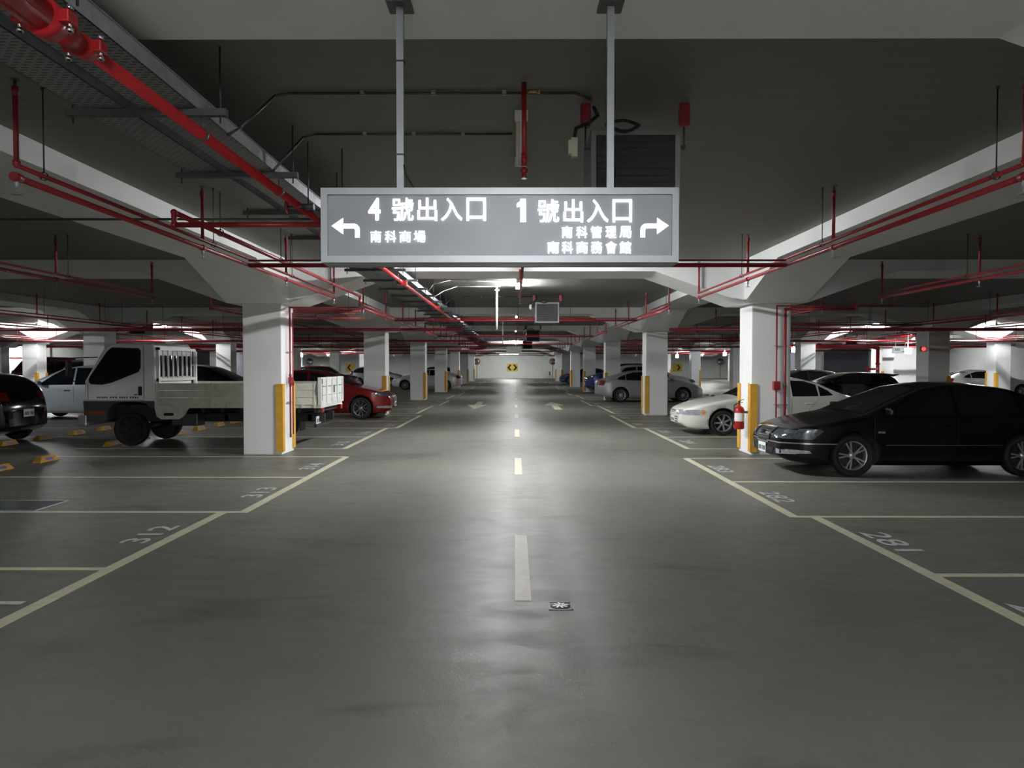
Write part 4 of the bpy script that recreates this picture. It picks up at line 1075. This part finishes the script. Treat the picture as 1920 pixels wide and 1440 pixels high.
    # plates
    def plate(x,z,back):
        b=MB(); b.cbox((x,0,z),(.012,.33,.155),.004); me=b.mesh('licence_plate')
        q=MB(); 
        for i,yy in enumerate((-.125,-.085,-.045,.02,.06,.10,.135)): q.cbox((x+(.008 if not back else -.008),yy,z-.01),(.003,.022,.07))
        return me,q.mesh('plate_characters')
    h=bvh.ray_cast(Vector((6,0,t['plate'][0])),Vector((-1,0,0)))
    fp=plate((h[0].x if h[0] else L/2)+.012,t['plate'][0],False)
    zb=t.get('tailplate',.8 if ty not in('saloon','coupe') else .72); h=bvh.ray_cast(Vector((-6,0,zb)),Vector((1,0,0)))
    bp=plate((h[0].x if h[0] else -L/2)-.012,zb,True)
    res=dict(body=body,parts=out,fp=fp,bp=bp,tyre=tyre_mesh(R),rim=rim_mesh(t['rim'],R))
    CACHE[ty]=res; return res
def car(ty,paint,x,y,rz,label,cat='car',name='car',rim=None,scale=1.0,plates=True,group=None,zs=1.0,tilt=0):
    t=TYPES[ty]; c=car_meshes(ty); L,w=t['L'],t['w']; f1,f2,R=t['wheels']
    r=empty(name,(x,y,.0035),label,cat,group,rz); r.scale=(scale,scale,scale*zs)
    b=bpy.data.objects.new('body',c['body']); COL.objects.link(b); b.parent=r
    b.material_slots[0].link='OBJECT'; b.material_slots[0].material=PAINT[paint]
    for nm,me,m,lab in c['parts']:
        o=add(nm,me,m or PAINT['grey'],r)
        if m is None: o.material_slots[0].link='OBJECT'; o.material_slots[0].material=PAINT[paint]
        if lab: o['label']=lab
    if plates:
        for pm,ink in (c['fp'],c['bp']):
            o=add('licence_plate',pm,M['plate'],r,label='white licence plate'); add('plate_characters',ink,M['plate_ink'],o)
    for dx,s in ((f1,1),(f1,-1),(f2,1),(f2,-1)):
        o=add('wheel',c['tyre'],M['tyre'],r); o.location=(L/2-dx,s*(w-.115),R); 
        q=add('rim',c['rim'],M['alloy'] if rim is None else M[rim],o)
        if s<0: o.rotation_euler=(0,0,PI)
    return r

car('saloon','black',6.37,11.62,PI,'large black saloon with chrome grille parked nose out at the right')
car('coupe','white',6.14,18.0,PI,'white saloon with amber indicators, nose out behind the extinguisher column')
car('liftback','silver',6.25,33.75,0,'silver car with round multi-spoke wheels parked tail to the aisle behind the second right column')
car('suv','palesilver',7.3,38.1,0,'pale SUV with a dark rear window, hidden mostly behind the silver liftback',zs=1.02)
bc=car('hatch','darkblack',12.75,28.3,PI,'black hatchback with a roof spoiler seen above the white saloon',zs=.97)
MB().prism([(-1.50,1.44),(-1.90,1.395),(-2.10,1.40),(-2.12,1.375),(-1.90,1.30),(-1.60,1.36)],'Y',-.56,.56).build('roof_spoiler',PAINT['darkblack'],bc)
car('hatch','grey',13.2,34.0,PI,'dark hatchback whose roof shows behind the black hatchback with the spoiler',zs=1.02)
car('liftback','palesilver',25.4,38.9,0,'pale silver car far off at right, cut by a column',)
car('suv','blue',6.6,45.0,PI,'deep blue SUV between the third and fourth right columns',zs=1.08)
car('hatch','blue',6.3,66.3,PI,'small blue car with bright highlights at the far end on the right')
car('hatch','red',-6.12,23.25,0,'shiny red hatchback with chrome-spoked wheels, nose out beside the flatbed truck',rim='chrome',zs=1.045)
car('suv','darkred',-13.1,49.3,0,'dark red SUV seen above the hood of the red hatchback')
car('mpv','iceblue',-12.0,62.0,0,'pale blue car with a raked window left of the second left column')
car('mpv','iceblue',-13.85,22.95,PI,'ice blue people carrier parked between the black hatchback and the truck cab',zs=1.06)
car('hatch','darkblack',-12.85,15.55,PI,'glossy black hatchback at the left edge, tail light and plate showing',zs=1.06,rim='steelwheel')
car('mpv','black',-12.55,29.2,0,'black car whose sloping roof shows above the truck bed',zs=1.07)
car('liftback','palesilver',-6.25,50.9,PI,'pale silver car tail to the aisle behind the fourth left column',)
car('mpv','grey',-6.9,71.6,0,'dark grey car at the far end of the left row')
car('van','darkred',-29.75,45.0,-PI/2,'dark red van far off at the left, behind a distant column',cat='van',name='van')
car('van','palesilver',-27.75,46.4,-PI/2,'pale van with a dark windshield far off at the left, behind the truck cab',cat='van',name='van',zs=.94)

# ------------------------------------------------------------------ flatbed truck (nose towards -X)
M['gate']=mat('tailgate_paint',(.58,.60,.57),.45,var=.1,scale=6)
tr=empty('flatbed_truck',(-6.55,15.78,0),'white cab flatbed truck with cream drop sides parked behind the left column','truck')
# local: x along (nose at -x), y across ; camera side is -y
b=MB(); w=.84
cab=[(-2.53,.945),(-2.50,1.36),(-2.44,1.46),(-2.08,2.06),(-1.98,2.12),(-1.80,2.15),(-1.06,2.17),(-1.01,2.10),(-.99,1.0),(-.99,.945)]
b.prism(cab,'Y',-w,w)
bm=b.bm; bmesh.ops.recalc_face_normals(bm,faces=bm.faces)
es=[e for e in bm.edges if abs(e.verts[0].co.y-e.verts[1].co.y)<.001 and (e.verts[0].co.z>1.1 or e.verts[1].co.z>1.1 or max(e.verts[0].co.x,e.verts[1].co.x)<-2.4)]
bmesh.ops.bevel(bm,geom=es,offset=.05,segments=3,affect='EDGES',profile=.5)
b.build('cab',M['truck'],tr)
# side windows with dark glass and black rubber surround
win=[(-2.38,1.42),(-2.38,1.36),(-2.33,1.32),(-2.12,1.31),(-1.92,1.35),(-1.38,1.56),(-1.34,1.64),(-1.33,1.97),(-1.37,2.02),(-1.90,2.035),(-1.96,2.0),(-2.02,1.94),(-2.33,1.50)]
cen=(sum(p[0] for p in win)/len(win),sum(p[1] for p in win)/len(win))
rub=[(cen[0]+(p[0]-cen[0])*1.05,cen[1]+(p[1]-cen[1])*1.08) for p in win]
for s in (-1,1):
    o=MB().prism(rub,'Y',s*(w-.03),s*(w+.006)).build('window_rubber',M['black_plastic'],tr)
    MB().prism(win,'Y',s*(w+.003),s*(w+.010)).build('side_window',M['glass'],o)
    d=MB()
    for (x0,x1,z0,z1) in ((-1.255,-1.245,1.0,2.10),(-2.43,-2.42,.98,1.3)): d.box(x0,x1,min(s*w,s*(w+.002)),max(s*w,s*(w+.002)),z0,z1)
    d.box(-2.5,-1.245,min(s*w,s*(w+.002)),max(s*w,s*(w+.002)),.955,.963); d.build('door_gap',M['seam'],tr)
    MB().box(-1.37,-1.29,s*w-.008,s*w+.008,1.06,1.25,.006).build('door_handle',M['black'],tr)
MB().prism([(-2.50,.52),(-2.53,.942),(-.99,.942),(-.99,.78),(-1.10,.78),(-1.20,.88),(-1.40,.925),(-1.72,.925),(-1.92,.86),(-2.02,.70),(-2.04,.52)],'Y',-w-.002,w+.002).build('lower_band',M['dark_grey'],tr)
MB().box(-2.48,-2.08,-w-.01,-w,.66,.73,.004).build('marker_strip',M['orange'],tr)
q=MB(); x=-2.24
for i,wd in enumerate((.03,.03,.02,.03,.03,.03,.0,.045,.045,.045,.0,.035,.035,.035,.035,0,.04,.04,.04,.03)):
    if wd: q.box(x,x+wd*.8,-w-.003,-w,1.0,1.035)
    x+=wd+.012 if wd else .03
q.box(-1.46,-1.38,-w-.003,-w,1.065,1.085); q.box(-1.33,-1.30,-w-.003,-w,1.062,1.088)
q.build('door_marking',M['dark_grey'],tr)
# windshield, bumper, mirrors, lights
p=MB(); pts=[(-2.452,1.26),(-2.122,1.90)]
p.obox((-2.45,0,1.46),(-2.10,0,2.04),1.46,.012,up=(-1,0,.5)); p.build('windshield',M['glass'],tr)
MB().box(-2.64,-2.46,-.86,.86,.42,.64,.02).build('front_bumper',M['galv'],tr)
for s in (-1,1):
    MB().box(-2.555,-2.50,s*.62-.12,s*.62+.12,.70,.86,.01).build('headlight',M['glass_clear'],tr)
    o=MB().pipe([(-2.46,s*.82,1.3),(-2.70,s*1.0,1.38),(-2.70,s*1.02,1.84),(-2.22,s*.82,1.86)],.011,8,1).build('mirror_arm',M['black_plastic'],tr)
    MB().cbox((-2.71,s*1.02,1.62),(.05,.17,.34),.02).build('mirror',M['black_plastic'],o)
q=MB(); q.box(-2.545,-2.52,-.55,.55,.72,.90); q.build('grille',M['dark_grey'],tr)
# chassis
q=MB()
for s in (-1,1): q.box(-2.35,2.42,s*.36-.04,s*.36+.04,.48,.66)
for x in (-1.9,-.7,.3,1.2,2.1): q.box(x-.04,x+.04,-.40,.40,.50,.64)
q.box(-1.95,-.95,-.6,.6,.5,.85); q.build('chassis',M['black'],tr)
MB().box(-.70,-.15,-.80,-.42,.42,.68,.02).build('fuel_tank',M['dark_grey'],tr)
MB().prism([(-1.02,.80),(-.30,.80),(-.42,.62),(-.52,.56),(-.88,.56),(-.98,.62)],'Y',-.86,-.82).build('side_guard',M['bed'],tr)
MB().cbox((-.72,-.866,.665),(.20,.01,.06),.02).build('guard_slot',M['black'],tr)
def twheel(x,y,s,dual=False):
    R=.345; o=add('wheel',TW,M['tyre'],tr); o.location=(x,y,R)
    add('rim',TR,M['steelwheel'],o)
    if s<0: o.rotation_euler=(0,0,PI)
TW=tyre_mesh(.345); TR=rim_mesh('steel',.345)
for s in (-1,1):
    twheel(-1.56,s*.74,s); twheel(1.18,s*.76,s); twheel(1.18,s*.53,s)
MB().cyl((-1.56,-.7,.345),(-1.56,.7,.345),.05,10).cyl((1.18,-.7,.345),(1.18,.7,.345),.07,10).build('axle',M['black'],tr)
# flat bed
MB().box(-.98,2.48,-.90,.90,.80,.875).build('bed_floor',M['bed'],tr)
q=MB()
for x in (-.8,-.4,0,.4,.8,1.6,2.0,2.35): q.box(x-.03,x+.03,-.85,.85,.70,.80)
q.build('bed_crossmember',M['black'],tr)
for s in (-1,1):
    q=MB(); y0=s*.90; y1=s*.93
    for z in (.865,1.018,1.171): q.box(-.98,2.40,min(y0,y1),max(y0,y1),z,z+.148,.006)
    q.build('drop_side',M['bed'],tr)
    q=MB()
    for x in (-.955,.22,1.28,2.36): q.box(x-.02,x+.02,min(y0,s*.95),max(y0,s*.95),.80,1.33)
    for x in (-.5,.0,.5,1.0,1.7,2.1): q.box(x-.02,x+.02,min(y0,s*.955),max(y0,s*.955),.80,.87)
    q.build('side_post',M['bed'],tr)
q=MB()
for z in (.875,1.06,1.25): q.box(2.455,2.475,-.92,.92,z,z+.175,.006)
q.box(2.44,2.49,-.95,.95,1.38,1.44,.008); q.box(2.44,2.49,-.95,.95,.86,.90)
for y in (-.93,-.45,0,.45,.93): q.box(2.43,2.505,y-.035,y+.035,.86,1.44,.006)
tg=q.build('tailgate',M['gate'],tr)
MB().cbox((2.48,.18,1.17),(.012,.13,.15)).build('sticker',M['dark_grey'],tg)
MB().cyl((2.50,-.90,1.40),(2.50,-.90,.95),.012,8).cbox((2.5,-.9,1.36),(.03,.06,.1),.005).build('latch',M['soot'],tg)
MB().pipe([(2.42,-.955,1.36),(2.38,-.96,1.15),(2.44,-.955,.92)],.008,6,1).build('chain',M['soot'],tg)
q=MB(); q.box(-.96,-.90,-.90,-.84,.87,2.07); q.box(-.96,-.90,.84,.90,.87,2.07); q.box(-.96,-.90,-.90,.90,2.01,2.07); q.box(-.955,-.905,-.9,.9,1.36,1.42)
for i in range(1,8): y=-.87+1.74*i/8; q.box(-.945,-.915,y-.016,y+.016,1.38,2.03)
q.build('headboard_rack',M['white'],tr)
MB().box(-.985,-.96,-.78,.78,1.45,1.90).build('rear_cab_window',M['glass'],tr)
# tail lamps, plate, mudflaps
for s in (-1,1):
    MB().box(2.46,2.50,s*.80-.09,s*.80+.09,.70,.80,.01).build('taillight',M['tail'],tr)
    MB().box(1.62,1.635,s*.66-.2,s*.66+.2,.2,.7).build('mudflap',M['black'],tr)
o=MB().cbox((2.30,-.45,.52),(.012,.33,.16)).build('licence_plate',M['plate'],tr)
q=MB()
for yy in (-.57,-.53,-.49,-.42,-.38,-.34): q.cbox((2.308,yy,.51),(.003,.022,.08))
q.build('plate_characters',M['plate_ink'],o)
MB().box(2.28,2.34,-.72,.72,.38,.44).build('rear_bar',M['black'],tr)

# ------------------------------------------------------------------ light, camera
w=bpy.data.worlds.new('World'); S.world=w; w.use_nodes=True
w.node_tree.nodes['Background'].inputs[0].default_value=(.01,.01,.01,1); w.node_tree.nodes['Background'].inputs[1].default_value=0
cam=bpy.data.cameras.new('camera'); co=bpy.data.objects.new('camera',cam); COL.objects.link(co)
cam.sensor_width=36; cam.lens=36*1340/1920; cam.clip_end=300; cam.clip_start=.05
co.location=(-.03,0,1.68)
co.rotation_euler=(PI/2-math.atan(34/1340),0,math.atan(5/1340))
S.camera=co
S.view_settings.view_transform='Standard'; S.view_settings.look='None'; S.view_settings.gamma=1
S.view_settings.exposure=EXPOSURE
S.cycles.use_denoising=True
S.cycles.max_bounces=8; S.cycles.diffuse_bounces=5; S.cycles.glossy_bounces=3
S.cycles.use_adaptive_sampling=True; S.cycles.adaptive_threshold=.02
S.cycles.sample_clamp_indirect=6
